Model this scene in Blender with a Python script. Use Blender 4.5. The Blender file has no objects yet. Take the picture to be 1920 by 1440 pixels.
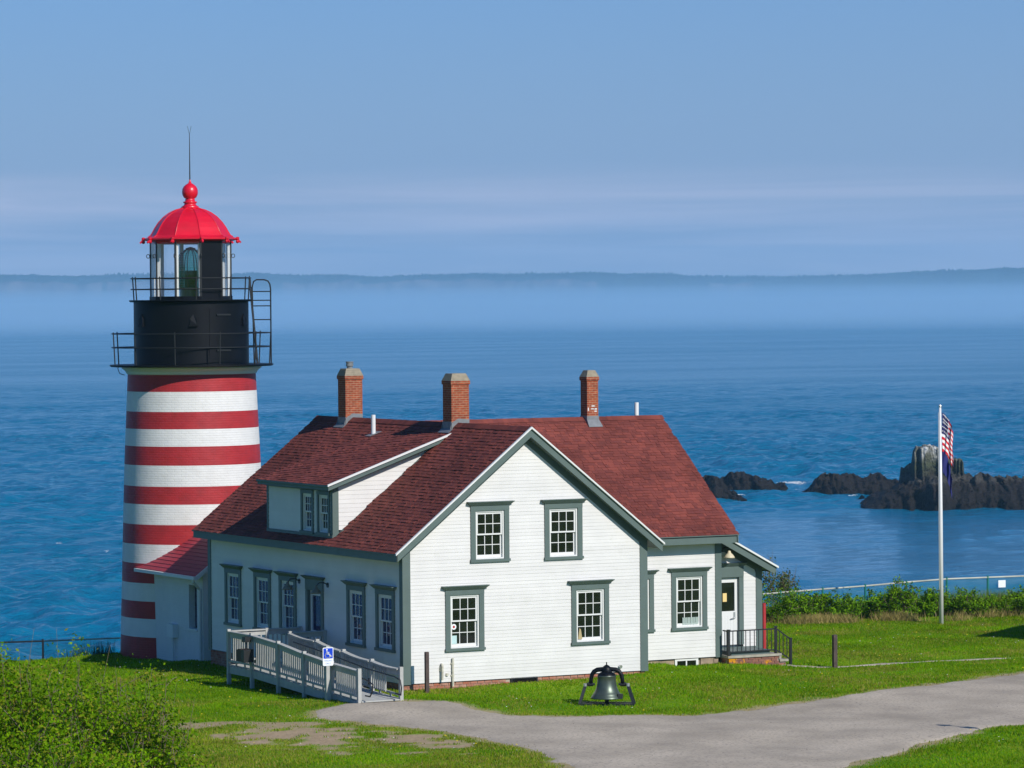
import bpy, bmesh, math, random
import numpy as np
from mathutils import Vector, Matrix
random.seed(7); rng = np.random.default_rng(11)
S = bpy.context.scene; COL = S.collection
rad = math.radians

# ------------------------------------------------------------------ camera, sky, sun, exposure
F_PX = 7440.774
CAM = Vector((-45.846, -92.594, 10.011)); YAW, PITCH, ROLL = rad(27.94), rad(-1.22), rad(-0.475)
_fw = Vector((math.sin(YAW)*math.cos(PITCH), math.cos(YAW)*math.cos(PITCH), math.sin(PITCH)))
_rt0 = Vector((math.cos(YAW), -math.sin(YAW), 0)); _up0 = _rt0.cross(_fw)
_rt = _rt0*math.cos(ROLL) + _up0*math.sin(ROLL); _up = _up0*math.cos(ROLL) - _rt0*math.sin(ROLL)
cd = bpy.data.cameras.new('camera'); cam = bpy.data.objects.new('camera', cd); COL.objects.link(cam)
cam.matrix_world = Matrix(((_rt.x, _up.x, -_fw.x, CAM.x), (_rt.y, _up.y, -_fw.y, CAM.y), (_rt.z, _up.z, -_fw.z, CAM.z), (0, 0, 0, 1)))
cd.sensor_width = 36; cd.lens = F_PX/1920*36; cd.clip_start = 1; cd.clip_end = 90000
S.camera = cam

SUN_AZ, SUN_EL = rad(11), rad(34.5)          # azimuth from -Y towards +X
sun_dir = Vector((math.sin(SUN_AZ)*math.cos(SUN_EL), -math.cos(SUN_AZ)*math.cos(SUN_EL), math.sin(SUN_EL)))
W = bpy.data.worlds.new('World'); S.world = W; W.use_nodes = True
wn = W.node_tree.nodes; wl = W.node_tree.links; wn.clear()
sky = wn.new('ShaderNodeTexSky'); sky.sky_type = 'NISHITA'; sky.sun_disc = False
sky.sun_elevation = SUN_EL; sky.sun_rotation = math.atan2(sun_dir.x, sun_dir.y)
sky.altitude = 30; sky.air_density = 1.0; sky.dust_density = 0.6; sky.ozone_density = 3.0
bg = wn.new('ShaderNodeBackground'); bg.inputs['Strength'].default_value = 0.075
wo = wn.new('ShaderNodeOutputWorld')
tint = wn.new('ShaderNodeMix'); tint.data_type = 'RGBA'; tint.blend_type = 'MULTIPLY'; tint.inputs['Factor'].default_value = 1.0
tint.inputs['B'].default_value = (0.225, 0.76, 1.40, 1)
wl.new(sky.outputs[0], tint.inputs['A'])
# whiter air towards the horizon (all round), then thin stratus streaks low in the sky
tc = wn.new('ShaderNodeTexCoord'); sep = wn.new('ShaderNodeSeparateXYZ'); wl.new(tc.outputs['Generated'], sep.inputs[0])
def wmath(op, a, b=None):
    m_ = wn.new('ShaderNodeMath'); m_.operation = op
    for i_, v_ in enumerate((a, b)):
        if v_ is None: continue
        if isinstance(v_, (int, float)): m_.inputs[i_].default_value = v_
        else: wl.new(v_, m_.inputs[i_])
    return m_.outputs[0]
def wmix(fac, A, B):
    x_ = wn.new('ShaderNodeMix'); x_.data_type = 'RGBA'
    for k_, v_ in (('Factor', fac), ('A', A), ('B', B)):
        if isinstance(v_, tuple): x_.inputs[k_].default_value = v_
        else: wl.new(v_, x_.inputs[k_])
    return x_.outputs['Result']
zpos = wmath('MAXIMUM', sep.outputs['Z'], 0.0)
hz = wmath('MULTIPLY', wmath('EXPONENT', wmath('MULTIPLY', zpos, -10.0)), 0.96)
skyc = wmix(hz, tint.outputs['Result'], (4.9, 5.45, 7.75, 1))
mp = wn.new('ShaderNodeMapping'); mp.inputs['Scale'].default_value = (4.5, 4.5, 105)
nz = wn.new('ShaderNodeTexNoise'); nz.inputs['Scale'].default_value = 1.0; nz.inputs['Detail'].default_value = 6; nz.inputs['Roughness'].default_value = 0.55; nz.inputs['Distortion'].default_value = .4
wl.new(tc.outputs['Generated'], mp.inputs[0]); wl.new(mp.outputs[0], nz.inputs['Vector'])
rz = wn.new('ShaderNodeValToRGB'); rz.color_ramp.elements[0].position = 0.40; rz.color_ramp.elements[1].position = 0.64
wl.new(nz.outputs['Fac'], rz.inputs[0])
band = wn.new('ShaderNodeMapRange'); band.inputs[1].default_value = 0.036; band.inputs[2].default_value = 0.025; band.interpolation_type = 'SMOOTHSTEP'
wl.new(sep.outputs['Z'], band.inputs[0])
cf = wmath('MULTIPLY', wmath('MULTIPLY', rz.outputs[0], band.outputs[0]), 0.85)
cl = wmix(cf, skyc, (7.2, 7.5, 9.5, 1))
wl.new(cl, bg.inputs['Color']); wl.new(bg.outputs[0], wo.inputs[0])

sd = bpy.data.lights.new('sun', 'SUN'); sd.energy = 4.7; sd.angle = rad(0.53); sd.color = (1.0, 0.955, 0.88)
so = bpy.data.objects.new('sun', sd); COL.objects.link(so); so.rotation_euler = sun_dir.to_track_quat('Z', 'Y').to_euler(); so.location = (0, 0, 60)
vs = S.view_settings; vs.view_transform = 'Standard'; vs.look = 'None'; vs.gamma = 1; vs.use_curve_mapping = False; vs.exposure = 0.0
S.cycles.max_bounces = 8; S.cycles.transparent_max_bounces = 16; S.cycles.volume_bounces = 1

# ------------------------------------------------------------------ helpers
WORLD = {}
def reg(o, org, parent=None):
    COL.objects.link(o); WORLD[o.name] = Vector(org)
    if parent is not None:
        o.parent = parent; o.location = Vector(org) - WORLD[parent.name]
    else: o.location = org
    return o
def tag(o, label=None, cat=None, group=None, kind=None):
    if label: o['label'] = label
    if cat: o['category'] = cat
    if group: o['group'] = group
    if kind: o['kind'] = kind
    return o
def thing(name, loc, label, cat, group=None):
    o = bpy.data.objects.new(name, None); o.empty_display_size = .3
    reg(o, loc); return tag(o, label, cat, group)

class MB:
    def __init__(s): s.v = []; s.f = []; s.m = []; s.cur = 0
    def add(s, vs, fs):
        b = len(s.v); s.v += [tuple(p) for p in vs]
        for f in fs: s.f.append(tuple(i+b for i in f)); s.m.append(s.cur)
        return s
    def box(s, x0, x1, y0, y1, z0, z1):
        return s.hexa([(x0,y0,z0),(x1,y0,z0),(x1,y1,z0),(x0,y1,z0),(x0,y0,z1),(x1,y0,z1),(x1,y1,z1),(x0,y1,z1)])
    def hexa(s, p):
        return s.add(p, [(3,2,1,0),(4,5,6,7),(0,1,5,4),(1,2,6,5),(2,3,7,6),(3,0,4,7)])
    def bar(s, a, b, w, h=None, upv=(0,0,1)):
        a = Vector(a); b = Vector(b); d = (b-a).normalized(); h = h or w
        u = Vector(upv); sx = d.cross(u)
        if sx.length < 1e-4: sx = d.cross(Vector((1,0,0)))
        sx.normalize(); uy = sx.cross(d).normalized()
        p = []
        for e in (a, b):
            for (i, j) in ((-1,-1),(1,-1),(1,1),(-1,1)): p.append(e + sx*(i*w/2) + uy*(j*h/2))
        return s.add(p, [(3,2,1,0),(4,5,6,7),(0,1,5,4),(1,2,6,5),(2,3,7,6),(3,0,4,7)])
    def tube(s, pts, r, n=8, caps=True):
        pts = [Vector(p) for p in pts]; rs = r if isinstance(r, (list, tuple)) else [r]*len(pts)
        rings = []; prev = None
        for i, p in enumerate(pts):
            d = (pts[min(i+1, len(pts)-1)] - pts[max(i-1, 0)]).normalized()
            a = prev if prev is not None else (Vector((0,0,1)) if abs(d.z) < .9 else Vector((1,0,0)))
            x = (a - d*a.dot(d)); x.normalize(); y = d.cross(x); prev = x
            rings.append([p + (x*math.cos(2*math.pi*k/n) + y*math.sin(2*math.pi*k/n))*rs[i] for k in range(n)])
        vs = [q for R_ in rings for q in R_]; fs = []
        for i in range(len(pts)-1):
            for k in range(n): fs.append((i*n+k, i*n+(k+1) % n, (i+1)*n+(k+1) % n, (i+1)*n+k))
        if caps: fs += [tuple(range(n))[::-1], tuple((len(pts)-1)*n+k for k in range(n))]
        return s.add(vs, fs)
    def lathe(s, prof, c, n=48, a0=0.0, mats=None, caps=False):
        cx, cy = c; vs = []
        for r, z in prof:
            for k in range(n):
                a = a0 + 2*math.pi*k/n; vs.append((cx+r*math.sin(a), cy-r*math.cos(a), z))
        b = len(s.v); s.v += vs
        for i in range(len(prof)-1):
            for k in range(n):
                s.f.append((b+i*n+k, b+i*n+(k+1) % n, b+(i+1)*n+(k+1) % n, b+(i+1)*n+k)); s.m.append(mats[i] if mats else s.cur)
        if caps:
            s.f.append(tuple(b+k for k in range(n))[::-1]); s.m.append(s.cur); s.f.append(tuple(b+(len(prof)-1)*n+k for k in range(n))); s.m.append(s.cur)
        return s
    def prism(s, poly, axis, a, b):
        """poly of 2-D points extruded along axis ('x': (y,z), 'y': (x,z), 'z': (x,y))"""
        def P(q, t): return {'x': (t, q[0], q[1]), 'y': (q[0], t, q[1]), 'z': (q[0], q[1], t)}[axis]
        n = len(poly); vs = [P(q, a) for q in poly] + [P(q, b) for q in poly]
        fs = [tuple(range(n)), tuple(range(n, 2*n))[::-1]] + [(i, n+i, n+(i+1) % n, (i+1) % n) for i in range(n)]
        return s.add(vs, fs)
    def build(s, name, mat, parent=None, org=None, smooth=False, fix=True, **tags):
        if org is None: org = WORLD[parent.name] if parent is not None else Vector((0,0,0))
        org = Vector(org); me = bpy.data.meshes.new(name)
        me.from_pydata([tuple(Vector(p)-org) for p in s.v], [], s.f)
        for m in (mat if isinstance(mat, (list, tuple)) else [mat]): me.materials.append(m)
        if any(s.m): me.polygons.foreach_set('material_index', s.m)
        if fix:
            bm = bmesh.new(); bm.from_mesh(me); bmesh.ops.recalc_face_normals(bm, faces=bm.faces); bm.to_mesh(me); bm.free()
        if smooth: me.polygons.foreach_set('use_smooth', [True]*len(me.polygons))
        me.update()
        o = bpy.data.objects.new(name, me); reg(o, org, parent); return tag(o, **tags)

def np_mesh(name, v, f, mat, parent=None, org=(0,0,0), smooth=False, midx=None, **tags):
    """v (n,3), f (m,k) arrays -> object, fast path for the many-faced things"""
    org = Vector(org); v = np.asarray(v, np.float32) - np.array(org, np.float32); f = np.asarray(f, np.int32)
    me = bpy.data.meshes.new(name); k = f.shape[1]
    me.vertices.add(len(v)); me.vertices.foreach_set('co', v.ravel())
    me.loops.add(f.size); me.loops.foreach_set('vertex_index', f.ravel())
    me.polygons.add(len(f)); me.polygons.foreach_set('loop_start', np.arange(0, f.size, k, dtype=np.int32)); me.polygons.foreach_set('loop_total', np.full(len(f), k, np.int32))
    for m in (mat if isinstance(mat, (list, tuple)) else [mat]): me.materials.append(m)
    if midx is not None: me.polygons.foreach_set('material_index', np.asarray(midx, np.int32))
    if smooth: me.polygons.foreach_set('use_smooth', np.ones(len(f), bool))
    me.update(calc_edges=True); me.validate()
    o = bpy.data.objects.new(name, me); reg(o, org, parent); return tag(o, **tags)

def _h(ix, iy, sd):
    n = (ix.astype(np.int64)*374761393 + iy.astype(np.int64)*668265263 + sd*1442695041) & 0x7fffffff
    n = (n ^ (n >> 13)) * 1274126177 & 0x7fffffff
    return ((n ^ (n >> 16)) & 0xffff) / 65535.0
def vnoise(x, y, sd=0):
    x = np.asarray(x, float); y = np.asarray(y, float); ix = np.floor(x); iy = np.floor(y); fx = x-ix; fy = y-iy
    fx = fx*fx*(3-2*fx); fy = fy*fy*(3-2*fy)
    a = _h(ix, iy, sd); b = _h(ix+1, iy, sd); c = _h(ix, iy+1, sd); d = _h(ix+1, iy+1, sd)
    return a+(b-a)*fx + (c-a)*fy + (a-b-c+d)*fx*fy
def fbm(x, y, sd=0, o=4):
    t = 0; a = 1; n = 0
    for i in range(o): t = t + a*vnoise(np.asarray(x)*2**i, np.asarray(y)*2**i, sd+i*17); n += a; a *= .5
    return t/n

# ------------------------------------------------------------------ materials
def mat(name, color, rough=.6, spec=.4, metallic=0, vary=0.0, vscale=3.0, bump=0.0, bscale=40.0, dirt=None, island=0.0, color2=None, coat=0):
    m = bpy.data.materials.new(name); m.use_nodes = True; n = m.node_tree.nodes; l = m.node_tree.links
    b = n['Principled BSDF']; b.inputs['Roughness'].default_value = rough; b.inputs['Specular IOR Level'].default_value = spec; b.inputs['Metallic'].default_value = metallic
    b.inputs['Coat Weight'].default_value = coat; b.inputs['Coat Roughness'].default_value = .12
    c = (*color, 1); b.inputs['Base Color'].default_value = c
    out = None
    tcn = n.new('ShaderNodeTexCoord')
    def noise(scale, detail=4):
        t = n.new('ShaderNodeTexNoise'); t.inputs['Scale'].default_value = scale; t.inputs['Detail'].default_value = detail; l.new(g.outputs['Position'], t.inputs['Vector']); return t
    g = n.new('ShaderNodeNewGeometry')
    def mix(fac, A, B, blend='MIX'):
        x = n.new('ShaderNodeMix'); x.data_type = 'RGBA'; x.blend_type = blend
        for k, v in (('Factor', fac), ('A', A), ('B', B)):
            if hasattr(v, 'is_output') or hasattr(v, 'links'): l.new(v, x.inputs[k])
            else: x.inputs[k].default_value = v
        return x.outputs['Result']
    if island:
        oi = n.new('ShaderNodeObjectInfo'); ad = n.new('ShaderNodeMath'); ad.operation = 'ADD'; l.new(g.outputs['Random Per Island'], ad.inputs[0]); l.new(oi.outputs['Random'], ad.inputs[1])
        fr = n.new('ShaderNodeMath'); fr.operation = 'FRACT'; l.new(ad.outputs[0], fr.inputs[0])
        c2 = color2 or tuple(x*(1-island) for x in color)
        out = mix(fr.outputs[0], c, (*c2, 1))
    if vary:
        t = noise(vscale); r = n.new('ShaderNodeMapRange'); r.inputs[1].default_value = .3; r.inputs[2].default_value = .7; r.inputs[3].default_value = 1-vary; r.inputs[4].default_value = 1+vary*.5
        l.new(t.outputs['Fac'], r.inputs[0]); cc = n.new('ShaderNodeCombineColor')
        for i in range(3): l.new(r.outputs[0], cc.inputs[i])
        out = mix(1.0, out if out is not None else c, cc.outputs[0], 'MULTIPLY')
    if dirt:
        dc, amt, sc, lo, hi = dirt; t = noise(sc, 6); r = n.new('ShaderNodeMapRange'); r.inputs[1].default_value = lo; r.inputs[2].default_value = hi; r.inputs[4].default_value = amt
        l.new(t.outputs['Fac'], r.inputs[0]); out = mix(r.outputs[0], out if out is not None else c, (*dc, 1))
    if out is not None: l.new(out, b.inputs['Base Color'])
    if bump:
        t = noise(bscale); bp = n.new('ShaderNodeBump'); bp.inputs['Strength'].default_value = bump; bp.inputs['Distance'].default_value = .02
        l.new(t.outputs['Fac'], bp.inputs['Height']); l.new(bp.outputs[0], b.inputs['Normal'])
    m['x'] = 0
    return m
M = {}
M['white'] = mat('white_paint', (.685, .667, .645), .55, vary=.06, vscale=1.5, bump=.15, bscale=60, dirt=((.50, .49, .44), .4, 2.6, .60, .8), island=.05)
M['white_trim'] = mat('white_trim_paint', (.68, .68, .66), .45)
M['trim'] = mat('grey_green_trim_paint', (.098, .136, .125), .5, vary=.08, bump=.1)
M['red_paint'] = mat('red_tower_paint', (.46, .030, .034), .5)
M['lantern_red'] = mat('glossy_red_paint', (.64, .003, .022), .38, .5, coat=.15, vary=.12, vscale=3)
M['black'] = mat('black_paint', (.004, .005, .008), .45, .2, vary=.25, vscale=2)
M['iron'] = mat('black_iron', (.012, .013, .015), .45, .5)
M['shingle'] = mat('asphalt_shingle', (.228, .057, .042), .85, .2, island=1, color2=(.148, .039, .033), vary=.30, vscale=.8, bump=.4, bscale=90)
M['passage_roof'] = mat('red_painted_shingle', (.42, .045, .06), .6, .3, vary=.1, island=.15)
M['flash'] = mat('lead_flashing', (.19, .20, .21), .5, .4, vary=.2, vscale=8)
M['cap'] = mat('cement_cap', (.29, .25, .185), .9, .1, vary=.2, vscale=9, bump=.5)
M['pvc'] = mat('white_pipe', (.70, .70, .70), .35)
M['oldpipe'] = mat('weathered_cream_pipe', (.55, .52, .42), .6, vary=.25, vscale=12)
M['ramp'] = mat('grey_deck_paint', (.42, .42, .395), .7, .2, vary=.12, vscale=6, bump=.2, dirt=((.27, .27, .25), .4, 4, .55, .8))
M['post_brown'] = mat('brown_wood', (.085, .062, .055), .8, .2, vary=.25, vscale=9, bump=.3)
M['redpost'] = mat('red_post_paint', (.42, .03, .035), .5, vary=.2)
M['glass_dark'] = mat('window_glass', (.010, .013, .010), .04, .5, vary=.6, vscale=2.5)
M['glass_violet'] = mat('window_glass_with_drapes', (.022, .022, .085), .05, .5, vary=.5, vscale=14)
M['bell'] = mat('bronze_bell', (.10, .125, .10), .40, .5, metallic=.6, vary=.25, vscale=5)
M['steel'] = mat('steel', (.55, .56, .56), .35, .5, metallic=.7)
M['flagpole'] = mat('white_pole_paint', (.68, .68, .67), .35)
M['green_post'] = mat('green_vinyl', (.012, .16, .125), .45)
M['rail_bleached'] = mat('bleached_rail', (.50, .50, .42), .6, vary=.35, vscale=1.5)
M['wire'] = mat('green_wire', (.06, .26, .26), .5)
M['wire_dark'] = mat('dark_wire', (.03, .10, .14), .5)
M['brown_box'] = mat('brown_box_wood', (.075, .042, .028), .7, vary=.2)
M['concrete'] = mat('concrete', (.36, .33, .27), .9, .1, vary=.2, vscale=6, bump=.4, dirt=((.5, .25, .03), .5, 5, .6, .75))
M['stone'] = mat('foundation_stone', (.36, .28, .19), .9, .1, island=.5, color2=(.24, .17, .14), vary=.3, vscale=5, bump=.6, bscale=15)
M['brick'] = mat('red_brick', (.36, .125, .075), .85, .15, island=.5, color2=(.42, .23, .17), vary=.25, vscale=8, bump=.4)
M['lichen_brick'] = mat('lichen_brick', (.27, .125, .085), .85, .15, island=.4, color2=(.22, .10, .08), vary=.2, vscale=9, bump=.4, dirt=((.62, .27, .012), 1.0, 3.2, .53, .60))
M['mortar'] = mat('mortar', (.42, .36, .29), .95, .1, vary=.15, vscale=9)
M['sign_white'] = mat('sign_white', (.80, .82, .84), .4)
M['sign_blue'] = mat('sign_blue', (.003, .045, .50), .4)
M['sign_text'] = mat('sign_text_blue', (.18, .30, .62), .5)
M['paper'] = mat('pale_paper', (.46, .62, .62), .7)
M['cream'] = mat('cream_notice', (.75, .55, .22), .7)
M['enamel'] = mat('cream_enamel', (.60, .52, .36), .4)
M['lamp_old'] = mat('weathered_lamp', (.20, .17, .12), .5, vary=.3, vscale=20)
M['bark'] = mat('twig_bark', (.19, .15, .105), .9, .1, vary=.3, vscale=8)
M['flag_red'] = mat('flag_red', (.62, .006, .022), .7); M['flag_white'] = mat('flag_white', (.85, .83, .84), .7)
M['flag_blue'] = mat('flag_blue', (.018, .018, .115), .7); M['state_blue'] = mat('state_flag_blue', (.016, .020, .14), .7)
M['curtain'] = mat('curtain_cloth', (.40, .48, .44), .8)
M['tan'] = mat('tan_wood', (.42, .33, .17), .6)
M['dandelion'] = mat('dandelion_yellow', (.75, .55, .01), .7); M['daisy'] = mat('daisy_white', (.75, .75, .72), .7)
M['opening_shade'] = mat('painted_opening_shade', (.010, .009, .008), .9, .1)
M['shedwood'] = mat('shed_boards', (.30, .28, .25), .8)

def add_brick_relief(m, scale, bw, bh, strength, dist, mortar_color=None, z_squash=1.0, cyl=None, c1=None, c2=None, mortar=.02):
    """painted or bare brickwork: relief (and, for bare brick, colours) from a brick pattern laid along the wall"""
    n = m.node_tree.nodes; l = m.node_tree.links; b = n['Principled BSDF']; g = n.new('ShaderNodeNewGeometry')
    sp = n.new('ShaderNodeSeparateXYZ'); l.new(g.outputs['Position'], sp.inputs[0]); cb = n.new('ShaderNodeCombineXYZ')
    if cyl:
        sx = n.new('ShaderNodeMath'); sx.operation = 'SUBTRACT'; sx.inputs[1].default_value = cyl[0]; l.new(sp.outputs[0], sx.inputs[0])
        sy = n.new('ShaderNodeMath'); sy.operation = 'SUBTRACT'; sy.inputs[1].default_value = cyl[1]; l.new(sp.outputs[1], sy.inputs[0])
        at = n.new('ShaderNodeMath'); at.operation = 'ARCTAN2'; l.new(sx.outputs[0], at.inputs[0]); l.new(sy.outputs[0], at.inputs[1])
        ml = n.new('ShaderNodeMath'); ml.operation = 'MULTIPLY'; ml.inputs[1].default_value = cyl[2]; l.new(at.outputs[0], ml.inputs[0]); l.new(ml.outputs[0], cb.inputs[0])
    else:
        ad = n.new('ShaderNodeMath'); l.new(sp.outputs[0], ad.inputs[0]); l.new(sp.outputs[1], ad.inputs[1]); l.new(ad.outputs[0], cb.inputs[0])
    l.new(sp.outputs[2], cb.inputs[1])
    br = n.new('ShaderNodeTexBrick'); br.inputs['Scale'].default_value = 1; br.inputs['Brick Width'].default_value = bw; br.inputs['Row Height'].default_value = bh
    br.inputs['Mortar Size'].default_value = mortar*.5; br.inputs['Mortar Smooth'].default_value = .3; l.new(cb.outputs[0], br.inputs['Vector'])
    if c1:
        br.inputs['Color1'].default_value = (*c1, 1); br.inputs['Color2'].default_value = (*c2, 1); br.inputs['Mortar'].default_value = (*mortar_color, 1)
        nt = n.new('ShaderNodeTexNoise'); nt.inputs['Scale'].default_value = 7; l.new(g.outputs['Position'], nt.inputs['Vector'])
        mx = n.new('ShaderNodeMix'); mx.data_type = 'RGBA'; mx.blend_type = 'OVERLAY'; mx.inputs['Factor'].default_value = .5
        l.new(br.outputs['Color'], mx.inputs['A']); l.new(nt.outputs['Fac'], mx.inputs['B']); l.new(mx.outputs['Result'], b.inputs['Base Color'])
    nt2 = n.new('ShaderNodeTexNoise'); nt2.inputs['Scale'].default_value = 5.0; nt2.inputs['Detail'].default_value = 6; l.new(g.outputs['Position'], nt2.inputs['Vector'])
    inv = n.new('ShaderNodeMath'); inv.operation = 'MULTIPLY_ADD'; inv.inputs[1].default_value = -1; l.new(br.outputs['Fac'], inv.inputs[0]); l.new(nt2.outputs['Fac'], inv.inputs[2])
    bp = n.new('ShaderNodeBump'); bp.inputs['Strength'].default_value = strength; bp.inputs['Distance'].default_value = dist; l.new(inv.outputs[0], bp.inputs['Height']); l.new(bp.outputs[0], b.inputs['Normal'])
    return m
TWX, TWY = 2.42, 19.33
M['tower_white'] = add_brick_relief(mat('tower_white_paint', (.715, .700, .675), .55, vary=.06, dirt=((.50, .47, .40), .35, 1.7, .58, .8)), 1, .22, .072, .6, .012, cyl=(TWX, TWY, 2.1))
M['tower_red'] = add_brick_relief(mat('tower_red_paint', (.38, .023, .028), .5, vary=.14, dirt=((.20, .022, .022), .5, 2.1, .55, .8)), 1, .22, .072, .6, .012, cyl=(TWX, TWY, 2.1))
M['passage_white'] = add_brick_relief(mat('passage_white_paint', (.66, .66, .65), .6, vary=.05), 1, .22, .072, .6, .012)
M['chimney_brick'] = add_brick_relief(mat('chimney_brick', (.40, .12, .05), .85, .15), 1, .19, .062, .5, .008, (.36, .21, .13), c1=(.33, .078, .034), c2=(.23, .052, .028), mortar=.016)
M['dark_brick'] = add_brick_relief(mat('foundation_brick', (.3, .1, .07), .85, .15), 1, .21, .075, .5, .01, (.35, .27, .2), c1=(.30, .09, .06), c2=(.22, .07, .05), mortar=.016)

def glass_clear(name, tintc, refl=.10):
    m = bpy.data.materials.new(name); m.use_nodes = True; n = m.node_tree.nodes; l = m.node_tree.links; n.clear()
    o = n.new('ShaderNodeOutputMaterial'); t = n.new('ShaderNodeBsdfTransparent'); t.inputs[0].default_value = (*tintc, 1); gl = n.new('ShaderNodeBsdfGlossy'); gl.inputs['Roughness'].default_value = .03
    lw = n.new('ShaderNodeLayerWeight'); pw = n.new('ShaderNodeMath'); pw.operation = 'POWER'; pw.inputs[1].default_value = 4; l.new(lw.outputs['Facing'], pw.inputs[0])
    fr = n.new('ShaderNodeMath'); fr.operation = 'MULTIPLY_ADD'; fr.inputs[1].default_value = .5; fr.inputs[2].default_value = .05; l.new(pw.outputs[0], fr.inputs[0]); mx = n.new('ShaderNodeMixShader'); l.new(fr.outputs[0], mx.inputs[0]); l.new(t.outputs[0], mx.inputs[1]); l.new(gl.outputs[0], mx.inputs[2]); l.new(mx.outputs[0], o.inputs[0])
    return m
M['clear_glass'] = glass_clear('lantern_glass', (.985, .992, .992))
M['lens_glass'] = glass_clear('lens_glass', (.30, .62, .56))
M['brass'] = mat('dark_brass', (.03, .05, .04), .4, metallic=.4)
M['lens_drum'] = mat('lens_drum', (.07, .10, .10), .3, .5)

def leafmat(name, c1, c2, c3=None, trans=.35, nz_=(.72, 1.2, .8)):
    m = bpy.data.materials.new(name); m.use_nodes = True; n = m.node_tree.nodes; l = m.node_tree.links; n.clear()
    o = n.new('ShaderNodeOutputMaterial'); g = n.new('ShaderNodeNewGeometry'); rp = n.new('ShaderNodeValToRGB')
    e = rp.color_ramp.elements; e[0].color = (*c1, 1); e[1].color = (*c2, 1); e[1].position = .7 if c3 else 1
    if c3: x = e.new(.95); x.color = (*c3, 1)
    l.new(g.outputs['Random Per Island'], rp.inputs[0])
    nt = n.new('ShaderNodeTexNoise'); nt.inputs['Scale'].default_value = nz_[2]; nt.inputs['Detail'].default_value = 6; l.new(g.outputs['Position'], nt.inputs['Vector'])
    mr = n.new('ShaderNodeMapRange'); mr.inputs[1].default_value = .3; mr.inputs[2].default_value = .7; mr.inputs[3].default_value = nz_[0]; mr.inputs[4].default_value = nz_[1]; l.new(nt.outputs['Fac'], mr.inputs[0])
    cc = n.new('ShaderNodeCombineColor'); [l.new(mr.outputs[0], cc.inputs[i]) for i in range(3)]
    mx = n.new('ShaderNodeMix'); mx.data_type = 'RGBA'; mx.blend_type = 'MULTIPLY'; mx.inputs['Factor'].default_value = 1; l.new(rp.outputs[0], mx.inputs['A']); l.new(cc.outputs[0], mx.inputs['B'])
    d = n.new('ShaderNodeBsdfDiffuse'); t = n.new('ShaderNodeBsdfTranslucent'); l.new(mx.outputs['Result'], d.inputs[0]); l.new(mx.outputs['Result'], t.inputs[0])
    ms = n.new('ShaderNodeMixShader'); ms.inputs[0].default_value = trans; l.new(d.outputs[0], ms.inputs[1]); l.new(t.outputs[0], ms.inputs[2]); l.new(ms.outputs[0], o.inputs[0])
    return m
M['leaf_fore'] = leafmat('foreground_leaf', (.070, .19, .004), (.21, .37, .006), (.28, .26, .03))
M['leaf_hedge'] = leafmat('hedge_leaf', (.042, .135, .006), (.185, .335, .010), None, .2)
M['leaf_dark'] = leafmat('dark_leaf', (.02, .05, .02), (.05, .09, .03))
M['leaf_grey'] = leafmat('sparse_leaf', (.06, .12, .02), (.16, .20, .05), (.18, .13, .07))
M['dry'] = leafmat('dry_grass', (.46, .34, .15), (.30, .28, .07))
M['grass'] = leafmat('lawn_blade', (.090, .255, .002), (.19, .35, .005), (.30, .34, .015), .4, (.66, 1.22, .45))
M['grass_dry'] = leafmat('dry_lawn_blade', (.15, .24, .006), (.27, .30, .025), (.36, .28, .09), .35)
M['tallgrass'] = leafmat('tall_grass', (.10, .20, .015), (.20, .28, .03), (.30, .25, .08), .4)

# ground, path, sea, rock, forest
def ground_mat():
    m = bpy.data.materials.new('lawn_ground'); m.use_nodes = True; n = m.node_tree.nodes; l = m.node_tree.links; b = n['Principled BSDF']; b.inputs['Roughness'].default_value = .95; b.inputs['Specular IOR Level'].default_value = .1
    g = n.new('ShaderNodeNewGeometry')
    def noise(s, d=5):
        t = n.new('ShaderNodeTexNoise'); t.inputs['Scale'].default_value = s; t.inputs['Detail'].default_value = d; l.new(g.outputs['Position'], t.inputs['Vector']); return t
    r = n.new('ShaderNodeValToRGB'); e = r.color_ramp.elements; e[0].position = .35; e[0].color = (.085, .21, .002, 1); e[1].position = .68; e[1].color = (.20, .30, .008, 1); l.new(noise(.35).outputs['Fac'], r.inputs[0])
    at = n.new('ShaderNodeAttribute'); at.attribute_name = 'bare'
    r2 = n.new('ShaderNodeValToRGB'); e = r2.color_ramp.elements; e[0].color = (.28, .20, .115, 1); e[1].color = (.46, .35, .225, 1); l.new(noise(3).outputs['Fac'], r2.inputs[0])
    mx = n.new('ShaderNodeMix'); mx.data_type = 'RGBA'; l.new(at.outputs['Fac'], mx.inputs['Factor']); l.new(r.outputs[0], mx.inputs['A']); l.new(r2.outputs[0], mx.inputs['B'])
    l.new(mx.outputs['Result'], b.inputs['Base Color'])
    bp = n.new('ShaderNodeBump'); bp.inputs['Strength'].default_value = .8; bp.inputs['Distance'].default_value = .05; l.new(noise(9, 8).outputs['Fac'], bp.inputs['Height']); l.new(bp.outputs[0], b.inputs['Normal'])
    return m
M['ground'] = ground_mat()
M['gravel'] = mat('fine_gravel', (.46, .392, .305), .95, .1, vary=.26, vscale=.55, bump=.6, bscale=28, dirt=((.25, .22, .19), .75, 14, .50, .68))
M['pebble'] = mat('pebble', (.44, .40, .34), .9, .1, island=.6)
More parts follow.
